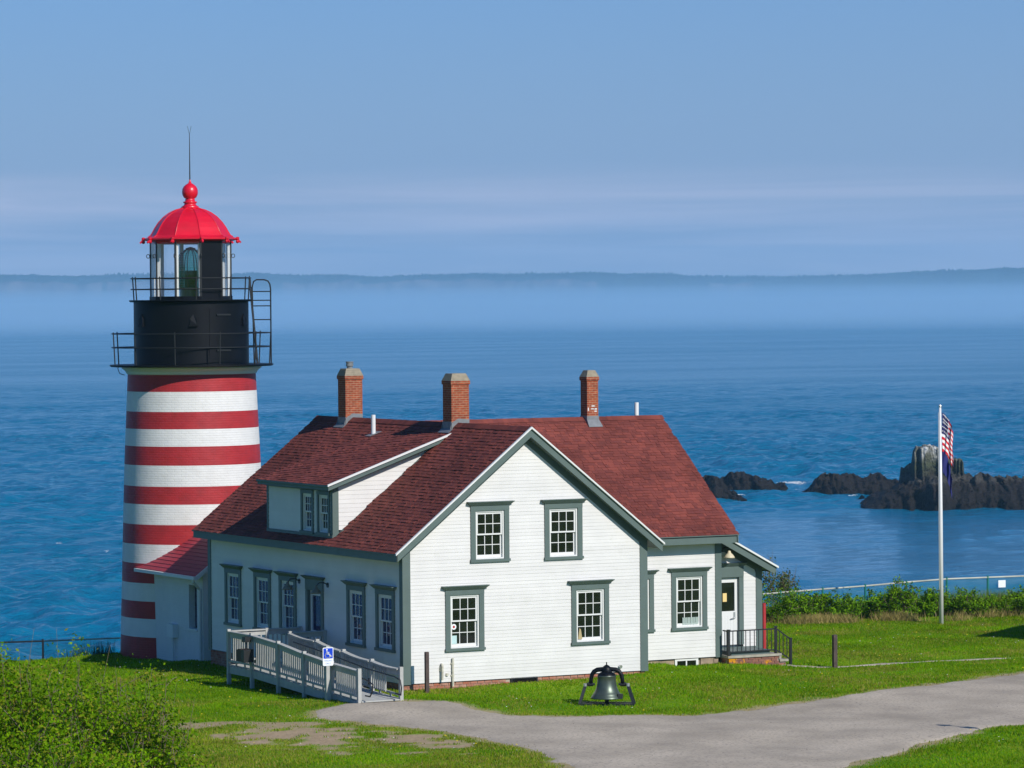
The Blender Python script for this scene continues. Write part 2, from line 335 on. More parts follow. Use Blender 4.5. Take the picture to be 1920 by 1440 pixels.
def sea_mat():
    m = bpy.data.materials.new('sea_water'); m.use_nodes = True; n = m.node_tree.nodes; l = m.node_tree.links; b = n['Principled BSDF']
    b.inputs['Base Color'].default_value = (.0, .135, .255, 1); b.inputs['IOR'].default_value = 1.33; b.inputs['Specular IOR Level'].default_value = .5
    g = n.new('ShaderNodeNewGeometry')
    def noise(scale, detail, rot=.35, rough=.55):
        mpn = n.new('ShaderNodeMapping'); mpn.inputs['Rotation'].default_value = (0, 0, rot); mpn.inputs['Scale'].default_value = scale; l.new(g.outputs['Position'], mpn.inputs[0])
        t = n.new('ShaderNodeTexNoise'); t.inputs['Scale'].default_value = 1; t.inputs['Detail'].default_value = detail; t.inputs['Roughness'].default_value = rough; l.new(mpn.outputs[0], t.inputs['Vector']); return t.outputs['Fac']
    chop = noise((.35, .5, 1), 8, -.5, .62); swell = noise((.018, .032, 1), 5, -.5)
    # lee of the ledges: smoother water in the cove, plus drifting slicks everywhere
    sp = n.new('ShaderNodeSeparateXYZ'); l.new(g.outputs['Position'], sp.inputs[0])
    slick = noise((.0035, .012, 1), 5, -.5)
    sr = n.new('ShaderNodeMapRange'); sr.inputs[1].default_value = .42; sr.inputs[2].default_value = .62; sr.inputs[3].default_value = .62; sr.inputs[4].default_value = 1; l.new(slick, sr.inputs[0])
    vd = n.new('ShaderNodeVectorMath'); vd.operation = 'DISTANCE'; vd.inputs[1].default_value = (219, 311, -20); l.new(g.outputs['Position'], vd.inputs[0])
    lee = n.new('ShaderNodeMapRange'); lee.inputs[1].default_value = 40; lee.inputs[2].default_value = 98; lee.inputs[3].default_value = .26; lee.inputs[4].default_value = 1; lee.interpolation_type = 'SMOOTHSTEP'; l.new(vd.outputs['Value'], lee.inputs[0])
    mul = n.new('ShaderNodeMath'); mul.operation = 'MULTIPLY'; l.new(sr.outputs[0], mul.inputs[0]); l.new(lee.outputs[0], mul.inputs[1])
    b1 = n.new('ShaderNodeBump'); b1.inputs['Distance'].default_value = 1.5; l.new(mul.outputs[0], b1.inputs['Strength']); l.new(chop, b1.inputs['Height'])
    b2 = n.new('ShaderNodeBump'); b2.inputs['Distance'].default_value = 3.0; b2.inputs['Strength'].default_value = .15; l.new(swell, b2.inputs['Height']); l.new(b1.outputs[0], b2.inputs['Normal']); l.new(b2.outputs[0], b.inputs['Normal'])
    rr = n.new('ShaderNodeMapRange'); rr.inputs[3].default_value = .05; rr.inputs[4].default_value = .16; l.new(mul.outputs[0], rr.inputs[0]); l.new(rr.outputs[0], b.inputs['Roughness'])
    return m
M['sea'] = sea_mat()
def rock_mat():
    m = bpy.data.materials.new('sea_rock'); m.use_nodes = True; n = m.node_tree.nodes; l = m.node_tree.links; b = n['Principled BSDF']; b.inputs['Roughness'].default_value = .85; b.inputs['Specular IOR Level'].default_value = .2
    g = n.new('ShaderNodeNewGeometry'); sp = n.new('ShaderNodeSeparateXYZ'); l.new(g.outputs['Position'], sp.inputs[0])
    def noise(s, d=6, sc=(1, 1, 1)):
        mpn = n.new('ShaderNodeMapping'); mpn.inputs['Scale'].default_value = sc; l.new(g.outputs['Position'], mpn.inputs[0]); t = n.new('ShaderNodeTexNoise'); t.inputs['Scale'].default_value = s; t.inputs['Detail'].default_value = d; l.new(mpn.outputs[0], t.inputs['Vector']); return t.outputs['Fac']
    hz = n.new('ShaderNodeMath'); hz.operation = 'MULTIPLY_ADD'; hz.inputs[1].default_value = 2.2; l.new(noise(.5), hz.inputs[0]); l.new(sp.outputs[2], hz.inputs[2])
    r = n.new('ShaderNodeValToRGB'); mr = n.new('ShaderNodeMapRange'); mr.inputs[1].default_value = -19; mr.inputs[2].default_value = -9.5; l.new(hz.outputs[0], mr.inputs[0]); l.new(mr.outputs[0], r.inputs[0])
    e = r.color_ramp.elements; e[0].position = .0; e[0].color = (.0085, .007, .0065, 1); e[1].position = 1; e[1].color = (.17, .165, .14, 1)
    for p, c in ((.36, (.019, .015, .0125)), (.43, (.062, .057, .048)), (.50, (.036, .034, .027)), (.62, (.052, .062, .034)), (.80, (.088, .090, .062))): x = e.new(p); x.color = (*c, 1)
    # guano on the upward faces of the crest
    sn = n.new('ShaderNodeSeparateXYZ'); l.new(g.outputs['Normal'], sn.inputs[0])
    ga = n.new('ShaderNodeMapRange'); ga.inputs[1].default_value = .475; ga.inputs[2].default_value = .60; l.new(noise(1.1, 6, (1, 1, .3)), ga.inputs[0])
    gh = n.new('ShaderNodeMapRange'); gh.inputs[1].default_value = -13.6; gh.inputs[2].default_value = -11.7; l.new(sp.outputs[2], gh.inputs[0])
    gm = n.new('ShaderNodeMath'); gm.operation = 'MULTIPLY'; l.new(ga.outputs[0], gm.inputs[0]); l.new(gh.outputs[0], gm.inputs[1])
    mx = n.new('ShaderNodeMix'); mx.data_type = 'RGBA'; l.new(gm.outputs[0], mx.inputs['Factor']); l.new(r.outputs[0], mx.inputs['A']); mx.inputs['B'].default_value = (.55, .55, .52, 1); l.new(mx.outputs['Result'], b.inputs['Base Color'])
    bp = n.new('ShaderNodeBump'); bp.inputs['Strength'].default_value = 1; bp.inputs['Distance'].default_value = .9; l.new(noise(1.3, 9), bp.inputs['Height']); l.new(bp.outputs[0], b.inputs['Normal'])
    return m
M['rock'] = rock_mat()
M['foam'] = mat('sea_foam', (.60, .63, .65), .7, .2)
M['cliff'] = mat('cliff_rock', (.115, .098, .095), .95, .1, vary=.55, vscale=.03)
M['forest'] = mat('far_spruce', (.018, .032, .022), .95, .1)

# ------------------------------------------------------------------ terrain: s = sideways, d = away from the camera
RX, RY = math.cos(YAW), -math.sin(YAW); FX, FY = math.sin(YAW), math.cos(YAW)
def sd2xy(s, d): return CAM.x + s*RX + d*FX, CAM.y + s*RY + d*FY
def xy2sd(x, y): return (x-CAM.x)*RX + (y-CAM.y)*RY, (x-CAM.x)*FX + (y-CAM.y)*FY
CTRL = np.array([(0,0,-.17),(3.5,0,-.13),(7.3,0,-.09),(8.75,2.4,-.10),(10,2.4,-.23),(11,2.3,-.20),(13,1.9,-.31),(0,6,-.40),(0,12.6,-.46),(.6,14.4,-.55),(.6,16.7,-.70),(.2,19.3,-.76),(2.4,17,-.72),(4.6,19,-.72),
 (-2.2,6.2,-.40),(-2.2,4.7,-.38),(-2.2,3,-.37),(-2.2,1.4,-.35),(-2.2,-.4,-.24),(-1.6,-2.1,-.18),(-.6,-2.2,-.18),(.5,-1.5,-.22),(3.5,-4.6,-.34),(0,-6,-.34),(6,-8,-.35),(14,1,-.34),(14,5,-.25),(25,11.7,-.35),(20,0,-.35),(20,16,-.38),(30,12,-.30),
 (-6,-8,-.36),(-4,-4,-.33),(-8,4,-.55),(-6,10,-.62),(-4,15,-.72),(-2,19,-.78),(12,12,-.3),(5,25,-.9),(-12,0,-.6),(5,-18,-.36),(14,-14,-.35),(28,-5,-.3)])
def edge_d(s): return np.interp(s, [-200,-17,-14.5,-12.3,-9,-4,6,14,22,60,200], [60,117.5,119.3,121.5,124.5,127.5,131,132.3,132.5,135,140])
def ground_z(x, y):
    x = np.asarray(x, float); y = np.asarray(y, float); shp = x.shape; x = x.ravel(); y = y.ravel()
    w = 0; t = 0
    for cx, cy, cz in CTRL:
        k = 1/(((x-cx)**2 + (y-cy)**2) + .15)**1.6; w = w+k; t = t+k*cz
    z = t/w
    s, d = xy2sd(x, y)
    z = z + np.maximum(0, 85-d)*.090
    e = edge_d(s); o = np.maximum(0, d-e); z = z - (np.sqrt((o*.75)**2 + .6**2) - .6)
    z = z + (fbm(x*.35, y*.35, 3, 3)-.5)*.10*np.clip((d-60)/20, 0, 1)*np.clip(((x-5)**2+(y-4)**2)/40-1, 0, 1)
    z = np.maximum(z, -26)
    return z.reshape(shp)
def gz(x, y): return float(ground_z(np.array([x]), np.array([y]))[0])

# path outline (world x, y)
PATH = [(-3.77,-2.56),(-1.95,-1.55),(-2.1,-2.0),(-1.05,-1.95),(-.97,-2.04),(-.29,-2.79),(.03,-4.23),(.58,-5.63),(1.68,-6.78),(4.1,-7.87),(7.84,-6.88),(12.01,-5.48),(15.43,-4.22),(17.23,-3.4),(21.07,-1.34),(34,5),
        (36,-2),(20,-9),(12.93,-12.44),(9.91,-13.75),(8.41,-14.34),(5.93,-15.75),(3.02,-17.72),(1.31,-19.05),(-.82,-21.11),(-3.46,-23.66),(-9,-29),(-14,-27),(-6.7,-21.66),(-5.07,-18.47),(-3.87,-15.81),(-3.2,-13.83),(-2.7,-11.62),(-2.77,-9.6),(-2.94,-7.16),(-3.62,-5.6),(-4.04,-3.14)]
PATH[1:3] = [(-2.6,-1.75)]
PA = np.array(PATH)
def poly_sdf(x, y, P):
    x = np.asarray(x, float); y = np.asarray(y, float); d2 = np.full(x.shape, 1e9); ins = np.zeros(x.shape, bool)
    n = len(P)
    for i in range(n):
        ax, ay = P[i]; bx, by = P[(i+1) % n]; ex, ey = bx-ax, by-ay; t = np.clip(((x-ax)*ex + (y-ay)*ey)/(ex*ex+ey*ey), 0, 1)
        d2 = np.minimum(d2, (x-ax-t*ex)**2 + (y-ay-t*ey)**2)
        c = (ay > y) != (by > y); ins ^= c & (x < (bx-ax)*(y-ay)/(by-ay+1e-12)+ax)
    return np.sqrt(d2)*np.where(ins, -1, 1)
def bare_mask(x, y):
    """worn ground: patch on the near-left lawn, and a fringe along the path"""
    q = poly_sdf(x, y, np.array([(-7.6,-6.1),(-4.4,-5.3),(-3.5,-8.8),(-4.3,-11.0),(-6.5,-10.3)]))
    n = fbm(x*1.3, y*1.3, 5, 4); n2 = fbm(x*.9+9, y*.9, 8, 4)
    m = np.clip((n-.485)*9 - np.maximum(q, -.6)*1.7, 0, 1)
    q2 = poly_sdf(x, y, np.array([(-9.5,-2.5),(-4.2,-3.0),(-4.4,-6.0),(-7.4,-5.4)]))
    m = np.maximum(m, .9*np.clip((n2-.50)*9 - np.maximum(q2, -.3)*1.3, 0, 1))
    pd = poly_sdf(x, y, PA); m = np.maximum(m, np.clip(1.0-(pd+.05)/.42 + (n-.5)*2.4, 0, .85))
    return m

def build_ground():
    ss = np.unique(np.concatenate([np.linspace(-220,-24,14), np.linspace(-24,24,181), np.linspace(24,220,14)]))
    ds = np.unique(np.concatenate([np.linspace(-60,60,20), np.linspace(60,140,301), np.linspace(140,330,26)]))
    Sg, Dg = np.meshgrid(ss, ds); X, Y = sd2xy(Sg, Dg); Z = ground_z(X, Y)
    nx, ny = len(ss), len(ds); v = np.stack([X.ravel(), Y.ravel(), Z.ravel()], 1)
    i = np.arange(nx*ny).reshape(ny, nx); f = np.stack([i[:-1,:-1].ravel(), i[:-1,1:].ravel(), i[1:,1:].ravel(), i[1:,:-1].ravel()], 1)
    o = np_mesh('ground', v, f, M['ground'], smooth=True, kind='structure', label='grassy headland round the lighthouse')
    at = o.data.attributes.new('bare', 'FLOAT', 'POINT'); at.data.foreach_set('value', bare_mask(v[:,0], v[:,1]).astype(np.float32))
build_ground()

def ragged(x, y): return (fbm(x*2.2, y*2.2, 21, 3)-.5)*.30 + (fbm(x*.9, y*.9, 23, 3)-.5)*.50
def draped(name, P, m, lift, label, step=.25, wob=.10):
    """sheet following the ground inside outline P, with a ragged edge"""
    P = np.array(P); x0, y0 = P.min(0)-.5; x1, y1 = P.max(0)+.5
    xs = np.arange(x0, x1, step); ys = np.arange(y0, y1, step); X, Y = np.meshgrid(xs, ys)
    sdv = poly_sdf(X, Y, P) + ragged(X, Y)*wob/.10
    Z = ground_z(X, Y) + lift
    # let the rim sink under the turf
    Z = Z - np.clip((sdv+.12)/.12, 0, 1.6)*(lift+.03)
    i = np.arange(X.size).reshape(X.shape); keep = (np.minimum(np.minimum(sdv[:-1,:-1], sdv[1:,1:]), np.minimum(sdv[1:,:-1], sdv[:-1,1:])) < .06)
    f = np.stack([i[:-1,:-1][keep], i[:-1,1:][keep], i[1:,1:][keep], i[1:,:-1][keep]], 1)
    u, inv = np.unique(f, return_inverse=True); v = np.stack([X.ravel()[u], Y.ravel()[u], Z.ravel()[u]], 1)
    return np_mesh(name, v, inv.reshape(f.shape), m, smooth=True, kind='structure', label=label)
draped('path', PATH, M['gravel'], .022, 'grey fine gravel path curving past the bell', .2)
FOOT = [(13.05,2.5),(13.2,1.9),(13.8,1.45),(16.3,1.06),(20.3,1.0),(30,1.3),(30,1.05),(20.3,.74),(16.2,.78),(13.7,1.05),(12.95,1.6),(12.8,2.3)]
draped('footpath', FOOT, M['gravel'], .02, 'narrow worn footpath leading from the stoop', .1, .05)

# ------------------------------------------------------------------ sea, haze, fog, far headland
def build_sea():
    ds = np.concatenate([np.arange(310, 620, .62), np.arange(620, 1500, 1.6)]); us = np.linspace(-.16, .16, 330); U, D = np.meshgrid(us, ds); Sg = U*D; X, Y = sd2xy(Sg, D)
    # wind sea running in from the right, with gusty patches; calmer in the lee of the ledges
    a = .35; p = X*math.cos(a)+Y*math.sin(a); q = -X*math.sin(a)+Y*math.cos(a)
    gust = .2+1.6*fbm(X*.014, Y*.022, 4, 3); lee = np.clip((np.hypot(X-219, Y-311)-42)/60, 0, 1); lee = .16+.84*lee*lee*(3-2*lee)
    r1 = 1-np.abs(2*fbm(p*.085, q*.13, 1, 2)-1); r2 = fbm(p*.24, q*.34, 2, 3); r3 = fbm(p*.03, q*.04, 3, 2)
    h = ((r1-.7)*1.5 + (r2-.5)*1.1)*gust*lee + (r3-.5)*.5*(.4+.6*lee)
    fade = np.clip((1500-D)/700, 0, 1)*np.clip((.16-np.abs(U))/.006, 0, 1)*np.clip((D-310)/8, 0, 1)
    Z = -19.95 + h*fade - (fade < .001)*.12
    n = len(us); i = np.arange(X.size).reshape(X.shape); f = np.stack([i[:-1,:-1].ravel(), i[:-1,1:].ravel(), i[1:,1:].ravel(), i[1:,:-1].ravel()], 1); b = X.size
    v = np.concatenate([np.stack([X.ravel(), Y.ravel(), Z.ravel()], 1), [(-60000,-3000,-20.06),(60000,-3000,-20.06),(60000,70000,-20.06),(-60000,70000,-20.06)]])
    # keep the wave crests from dipping below the flat sheet
    v[:b,2] = np.maximum(v[:b,2], -20.5); hole = -20.9
    R_ = [sd2xy(u*d, d) for u, d in ((-.1592, 312),(.1592, 312),(.1592, 1490),(-.1592, 1490))]
    out = [sd2xy(s_, d_) for s_, d_ in ((-60000,-2000),(60000,-2000),(60000,60000),(-60000,60000))]
    w = np.array([(x, y, -20.02) for x, y in R_+out]); v = np.concatenate([v[:b], w])
    f2 = np.array([(b+4+k_, b+4+(k_+1) % 4, b+(k_+1) % 4, b+k_) for k_ in range(4)])
    np_mesh('sea', v, np.concatenate([f, f2]), M['sea'], smooth=True, kind='structure', label='blue sea with light chop')
build_sea()
def volume_box(name, s0, s1, d0, d1, z0, z1, dens, col, label, aniso=0.0):
    P = [(*sd2xy(s, d), z) for z in (z0, z1) for (s, d) in ((s0,d0),(s1,d0),(s1,d1),(s0,d1))]
    m = bpy.data.materials.new(name); m.use_nodes = True; n = m.node_tree.nodes; n.clear(); o = n.new('ShaderNodeOutputMaterial'); v = n.new('ShaderNodeVolumePrincipled')
    v.inputs['Color'].default_value = (*col, 1); v.inputs['Density'].default_value = dens; v.inputs['Anisotropy'].default_value = aniso; m.node_tree.links.new(v.outputs[0], o.inputs['Volume'])
    return MB().hexa(P).build(name, m, kind='stuff', label=label)
volume_box('haze', -9000, 9000, -400, 14500, -27, 190, 9.5e-5, (.38, .72, 1.0), 'thin blue sea haze')
for _top, _den, _d, _lab in ((11, 5.0e-4, 3350, 'low bank of sea fog in front of the far cliffs'), (22, 2.2e-4, 3500, 'thinner fog over the top of the bank'), (36, 1.3e-4, 3700, 'faint upper fringe of the fog bank')):
    volume_box('fog_bank', -7000, 7000, _d, 10700-_top*3, -19.5+_top*.01, _top, _den, (.46, .74, .98), _lab)

def build_headland():
    px = np.array([-400,0,250,480,700,900,1100,1250,1430,1550,1700,1800,1920,2400]); py = np.array([516,514,513,511,515,512,509,512,519,516,510,504,502,498])
    D = 11000.; ss = (np.arange(-2100, 2101, 7.)); pxs = 960 + ss/D*F_PX
    top = CAM.z + (569.6-.0079*pxs - np.interp(pxs, px, py) - 2)/F_PX*D + (fbm(ss*.008, ss*0, 2, 4)-.5)*10
    rows = [(-400, -22), (0, -19.5), (40, .18), (70, .55), (80, .80), (150, .93), (320, 1.0), (900, 1.02), (1500, .7), (1800, -22)]
    V = []
    for dd, h in rows:
        z = np.full_like(ss, h) if h < -5 else -20 + (top+20)*h
        off = (fbm(ss*.012, ss*0+dd*.01, 7, 4)-.5)*140*(1 if dd < 400 else .3) if h > -5 else ss*0
        if 0 < h < 1: z = z + (fbm(ss*.02, ss*0+h*9, 4, 4)-.5)*26*(h < .95)
        x, y = sd2xy(ss, D + dd + off); V.append(np.stack([x, y, z], 1))
    n = len(ss); v = np.concatenate(V); i = np.arange(len(v)).reshape(len(rows), n); f = np.stack([i[:-1,:-1].ravel(), i[:-1,1:].ravel(), i[1:,1:].ravel(), i[1:,:-1].ravel()], 1)
    mid = np.repeat(np.array([0,0,0,0,1,1,1,1,1]), n-1)
    # the cliff is bare in stretches, wooded down to the fog in others
    bare = fbm(ss*.004+3, ss*0, 13, 3)[:-1]
    for r in (2, 3): mid[r*(n-1):(r+1)*(n-1)] = np.where((pxs[:-1] < 1120) & (bare > .38) | (np.abs(pxs[:-1]-1370) < 40), 0, 1)
    np_mesh('headland', v, f, [M['cliff'], M['forest']], midx=mid, smooth=False, kind='structure', label='long low island of hazy cliffs with a wooded top')
    # spruce skyline: thousands of little cones
    N = 5200; s = rng.uniform(-1900, 1900, N); dd = rng.uniform(120, 420, N); z0 = -20 + (np.interp(s, ss, top)+20)*np.interp(dd, [100,150,320,900], [.85,.93,1,1.02]) - 4
    h = rng.uniform(5, 11, N)*(.7+.6*fbm(s*.02, s*0, 31, 2)); r = h*.32; x, y = sd2xy(s, D+dd)
    a = np.arange(5)/5*2*np.pi; vv = np.zeros((N, 6, 3)); vv[:, :5, 0] = x[:,None]+r[:,None]*np.cos(a); vv[:, :5, 1] = y[:,None]+r[:,None]*np.sin(a); vv[:, :5, 2] = z0[:,None]; vv[:, 5] = np.stack([x, y, z0+h], 1)
    b = (np.arange(N)*6)[:,None,None]; f = (b + np.array([[k, (k+1) % 5, 5] for k in range(5)])[None]).reshape(-1, 3)
    np_mesh('far_forest', vv.reshape(-1,3), f, M['forest'], kind='stuff', label='spruce woods along the top of the far island')
build_headland()

# ledges in the sea
def sea_rock(name, s0, s1, d0, depth, prof, label, seed, res=.24, group='rock ledges off the point'):
    ss = np.arange(s0, s1+1e-6, res); ts = np.linspace(0, 1, int(depth/res*.8)+8); Sg, T = np.meshgrid(ss, ts)
    u = (Sg-s0)/(s1-s0); h = np.interp(u, [p[0] for p in prof], [p[1] for p in prof])
    h = h*(.90+.2*fbm(Sg*.6, T*3, seed, 4)) + (fbm(Sg*1.1, T*5, seed+3, 4)-.5)*1.0*np.clip(h, 0, 1) + (np.abs(fbm(Sg*2.6, T*9, seed+4, 2)-.5)-.12)*.9*np.clip(h, 0, 1)
    cross = np.clip(np.interp(T, [0, .10, .22, .45, .7, .9, 1], [-.35, .25, .72, 1.0, .85, .45, -.35]) + (fbm(Sg*.45, T*6, seed+7, 4)-.5)*.55*np.sin(np.pi*T), -.4, 1.12)
    Z = -20 + np.where(cross > 0, h*cross, 2*cross)
    Z = np.where(h < .15, -20.6, Z)
    D = d0 + T*depth + (fbm(Sg*.25, T*2, seed+11, 3)-.5)*depth*.5 + (fbm(Sg*1.0, Z*.25, seed+5, 3)-.5)*3.4 + np.abs(fbm(Sg*2.2, Z*.6, seed+6, 2)-.5)*3.0 + (np.floor(fbm(Sg*.9, Z*.7, seed+8, 3)*7)/7-.5)*2.6
    X, Y = sd2xy(Sg, D); v = np.stack([X.ravel(), Y.ravel(), Z.ravel()], 1); i = np.arange(v.shape[0]).reshape(Sg.shape)
    f = np.stack([i[:-1,:-1].ravel(), i[:-1,1:].ravel(), i[1:,1:].ravel(), i[1:,:-1].ravel()], 1)
    return np_mesh(name, v, f, M['rock'], org=(*sd2xy((s0+s1)/2, d0+depth/2), -20), label=label, cat='rock', group=group)
k = lambda px, d: (px-960)/F_PX*d
sea_rock('rock_ledge', k(1300,612), k(1480,612), 609, 10, [(0,.5),(.10,2.2),(.2,2.5),(.28,2.0),(.42,3.0),(.52,3.2),(.66,2.4),(.80,1.7),(.86,1.0),(.95,1.3),(1,0)], 'low dark ledge just right of the house roof', 5)
sea_rock('rock_ledge', k(1318,588), k(1402,588), 585, 6, [(0,.6),(.2,2.2),(.45,1.7),(.7,1.1),(.9,.3),(1,0)], 'small flat rock awash in front of the first ledge', 15)
sea_rock('rock_ledge', k(1500,600), k(1700,600), 598, 12, [(0,0),(.10,1.0),(.17,2.6),(.22,3.3),(.30,3.1),(.45,2.9),(.7,2.7),(.85,2.2),(.95,1.7),(1,1.0)], 'middle ledge with a blunt raised left end', 25)
def sail_rock():
    d0 = 556; s0, s1 = k(1618, 560), k(2060, 560)
    o = sea_rock('rock_ledge', s0, s1, d0, 20, [(0,0),(.05,1.6),(.15,3.0),(.22,4.0),(.32,4.6),(.45,4.8),(.55,4.6),(.62,4.0),(.75,3.6),(.9,3.4),(1,3.0)], 'largest dark ledge with a tall pale crag on top', 35)
    # crag: one sheer fluted outcrop; a curtain of rock rows up the front, over the crest and down the back
    pxs = np.linspace(1686, 1812, 170); dp = d0+8.5; ss = k(pxs, dp)
    top = np.interp(pxs, [1686,1691,1695,1703,1711,1714,1719,1728,1731,1740,1746,1756,1763,1772,1776,1779,1786,1798,1804,1807,1812], [918,905,880,877,876,851,842,841,838,840,837,836,839,841,848,866,863,862,865,892,920])
    zt = CAM.z+(555.5-top)/F_PX*dp + (fbm(ss*1.6, ss*0, 91, 3)-.5)*.75; zt = np.maximum(zt, -17.9)
    rows = []; T = np.concatenate([np.linspace(0, 1, 34), [1.02, 1.05, 1.07, 1.06, 1.0, .5, 0]])
    flute = (fbm(ss*.28, ss*0+5, 60, 2)-.5)*5.0 + np.abs(fbm(ss*.62, ss*0+2, 61, 2)-.5)*5.2 + np.abs(fbm(ss*1.9, ss*0, 63, 2)-.5)*1.9
    for j, t in enumerate(T):
        front = j < 34; z = -18.6+(zt+18.6)*min(t, 1.0)+max(0, t-1)*3
        ledge = (fbm(ss*.5, ss*0+t*5, 65, 3)-.5)*1.1 + (np.floor(fbm(ss*.8, ss*0+t*2.2, 67, 2)*5)/5-.4)*1.3
        back = 0 if front else np.interp(j, [34, 36, 38, 40], [.6, 1.6, 2.8, 4.6])
        dd = dp - 2.2 + flute + ledge*(.4+.6*(1-t) if front else .2) + 1.1*min(t, 1) + back
        zz = z + (0 if front else (fbm(ss*2.2, ss*0+j, 69, 2)-.5)*.35) + (fbm(ss*3, ss*0+t*9, 71, 2)-.5)*.22
        x, y = sd2xy(ss+(fbm(ss*1.2, ss*0+t*4, 73, 2)-.5)*.25, dd); rows.append(np.stack([x, y, zz], 1))
    v = np.concatenate(rows); n = len(ss); i = np.arange(len(v)).reshape(len(rows), n); f = np.stack([i[:-1,:-1].ravel(), i[:-1,1:].ravel(), i[1:,1:].ravel(), i[1:,:-1].ravel()], 1)
    np_mesh('crag', v, f, M['rock'], o, org=WORLD[o.name])
sail_rock()
sea_rock('rock_ledge', k(1607,586), k(1624,586), 584, 2.2, [(0,0),(.3,.7),(.6,.5),(1,0)], 'tiny rock tip showing between the two larger ledges', 45)
def foam():
    vv = []; ff = []
    for cx, y_px, w, n in ((1488,907,26,34),(1497,913,22,14),(1494,919,16,8),(1597,930,12,8),(1582,938,8,5),(1822,952,7,6),(1385,929,14,8),(105,1020,5,1),(52,989,3,1),(196,1036,3,1),(1440,921,24,5)):
        hor = 569.6-.0079*cx
        for i in range(n*7):
            px = cx+random.gauss(0, w*.38); py = y_px+random.gauss(0, 1.2); d = 30.0*F_PX/(py-hor); x, y = sd2xy(k(px, d), d); L = random.choice((.08, .12, .2, .35)); b = len(vv); z = -19.9
            pr = [(L*random.uniform(.7, 1.2)*math.cos(a), L*.5*random.uniform(.6, 1.2)*math.sin(a)) for a in np.arange(7)/7*2*math.pi]
            vv += [(x+RX*p+FX*q, y+RY*p+FY*q, z+random.uniform(0, .05)) for p, q in pr] + [(x, y, z+random.uniform(.02, .10))]
            ff += [(b+j, b+(j+1) % 7, b+7) for j in range(7)]
    np_mesh('sea_foam', vv, ff, M['foam'], kind='stuff', label='white foam where swell breaks on the ledges')
foam()
# ------------------------------------------------------------------ keeper's house
HW, HL = 7.3, 12.603; ZE, ZR = 3.428, 6.639; OE, ORR = .379, .358; YF, LW, WW, OWE, ORW = 2.462, 3.795, 7.468, .509, .333
SL = (ZR-ZE)/(HW/2+OE); YR = YF+WW/2; SLW = (ZR-ZE)/(WW/2+OWE); XE = HW+LW
house = thing('keeper_house', (3.65, 6, -.2), "white clapboard keeper's house with red shingle roofs and grey-green trim beside the tower", 'house')
class Wall:
    def __init__(s, ox, oy, u, n): s.o = Vector((ox, oy, 0)); s.u = Vector((*u, 0)); s.n = Vector((*n, 0))
    def P(s, u, z, n): return s.o + s.u*u + s.n*n + Vector((0, 0, z))
    def box(s, mb, u0, u1, z0, z1, n0, n1):
        return mb.hexa([s.P(u0,z0,n0), s.P(u1,z0,n0), s.P(u1,z0,n1), s.P(u0,z0,n1), s.P(u0,z1,n0), s.P(u1,z1,n0), s.P(u1,z1,n1), s.P(u0,z1,n1)])
GB = Wall(0, 0, (1,0), (0,-1)); LF = Wall(0, 0, (0,1), (-1,0)); WG = Wall(0, YF, (1,0), (0,-1)); YP = YF+.8; PO = Wall(0, YP, (1,0), (0,-1))
DX, DY0, DY1 = -.10, 4.02, 8.25; DF = Wall(DX, 0, (0,1), (-1,0)); DC = Wall(0, DY0, (1,0), (0,-1))
BODY = -.15
# wall cores, set back behind the boards
mb = MB(); b = -BODY
mb.prism([(b,-.02),(HW-b,-.02),(HW-b,ZE-.1),(HW/2,ZR-.3),(b,ZE-.1)], 'y', b, HL-.02); w_main = mb.build('wall', M['white'], house)
mb = MB().prism([(YF+b,-.02),(YF+WW-.02,-.02),(YF+WW-.02,ZE-.1),(YR,ZR-.3),(YF+b,ZE-.1)], 'x', HW-.2, XE-.02); w_wing = mb.build('wall', M['white'], house)
mb = MB().prism([(XE-.05,.0),(12.92,.0),(12.92,2.33),(XE-.05,3.30)], 'y', YP+b, YP+4.6); w_porch = mb.build('wall', M['white'], house)
droof = lambda x: 5.07+.35*(x+.4)
mb = MB().prism([(DX+b, 3.60),(DX+b, droof(DX+b)-.12),(3.2, droof(3.2)-.12),(3.2, 6.2)], 'y', DY0+b, DY1-.01); w_dorm = mb.build('wall', M['white'], house)

BOARDS = []   # (length, MB, parent)
def clapboards(wf, parent, u0, u1, z0, z1, e, openings=(), clip=None, butt=.0115):
    z = z0; row = 0
    while z < z1-.01:
        zt = min(z+e, z1); segs = [(u0, u1)]
        for (a, c, p, q) in openings:
            if p < z+e*.5 < q:
                ns = []
                for s0, s1 in segs:
                    if c <= s0 or a >= s1: ns.append((s0, s1)); continue
                    if a > s0: ns.append((s0, a))
                    if c < s1: ns.append((c, s1))
                segs = ns
        for s0, s1 in segs:
            b0, b1, t0, t1 = s0, s1, s0, s1
            if clip:
                lo, hi = clip(z); lo2, hi2 = clip(zt); b0 = max(s0, lo); b1 = min(s1, hi); t0 = max(s0, lo2); t1 = min(s1, hi2)
                if b1-b0 < .05: continue
                if t1 < t0: t0 = t1 = (t0+t1)/2
            if b1-b0 < .03: continue
            j = random.uniform(-.0015, .0015); m = MB()
            m.hexa([wf.P(b0,z,-.03), wf.P(b1,z,-.03), wf.P(b1,z,butt+j), wf.P(b0,z,butt+j), wf.P(t0,zt+.004,-.03), wf.P(t1,zt+.004,-.03), wf.P(t1,zt+.004,.004+j), wf.P(t0,zt+.004,.004+j)])
            BOARDS.append((b1-b0, m, parent))
        z = zt; row += 1

def bx(parent, name, m, wf, u0, u1, z0, z1, n0, n1, **kw):
    q = MB(); wf.box(q, u0, u1, z0, z1, n0, n1); return q.build(name, m, parent, **kw)

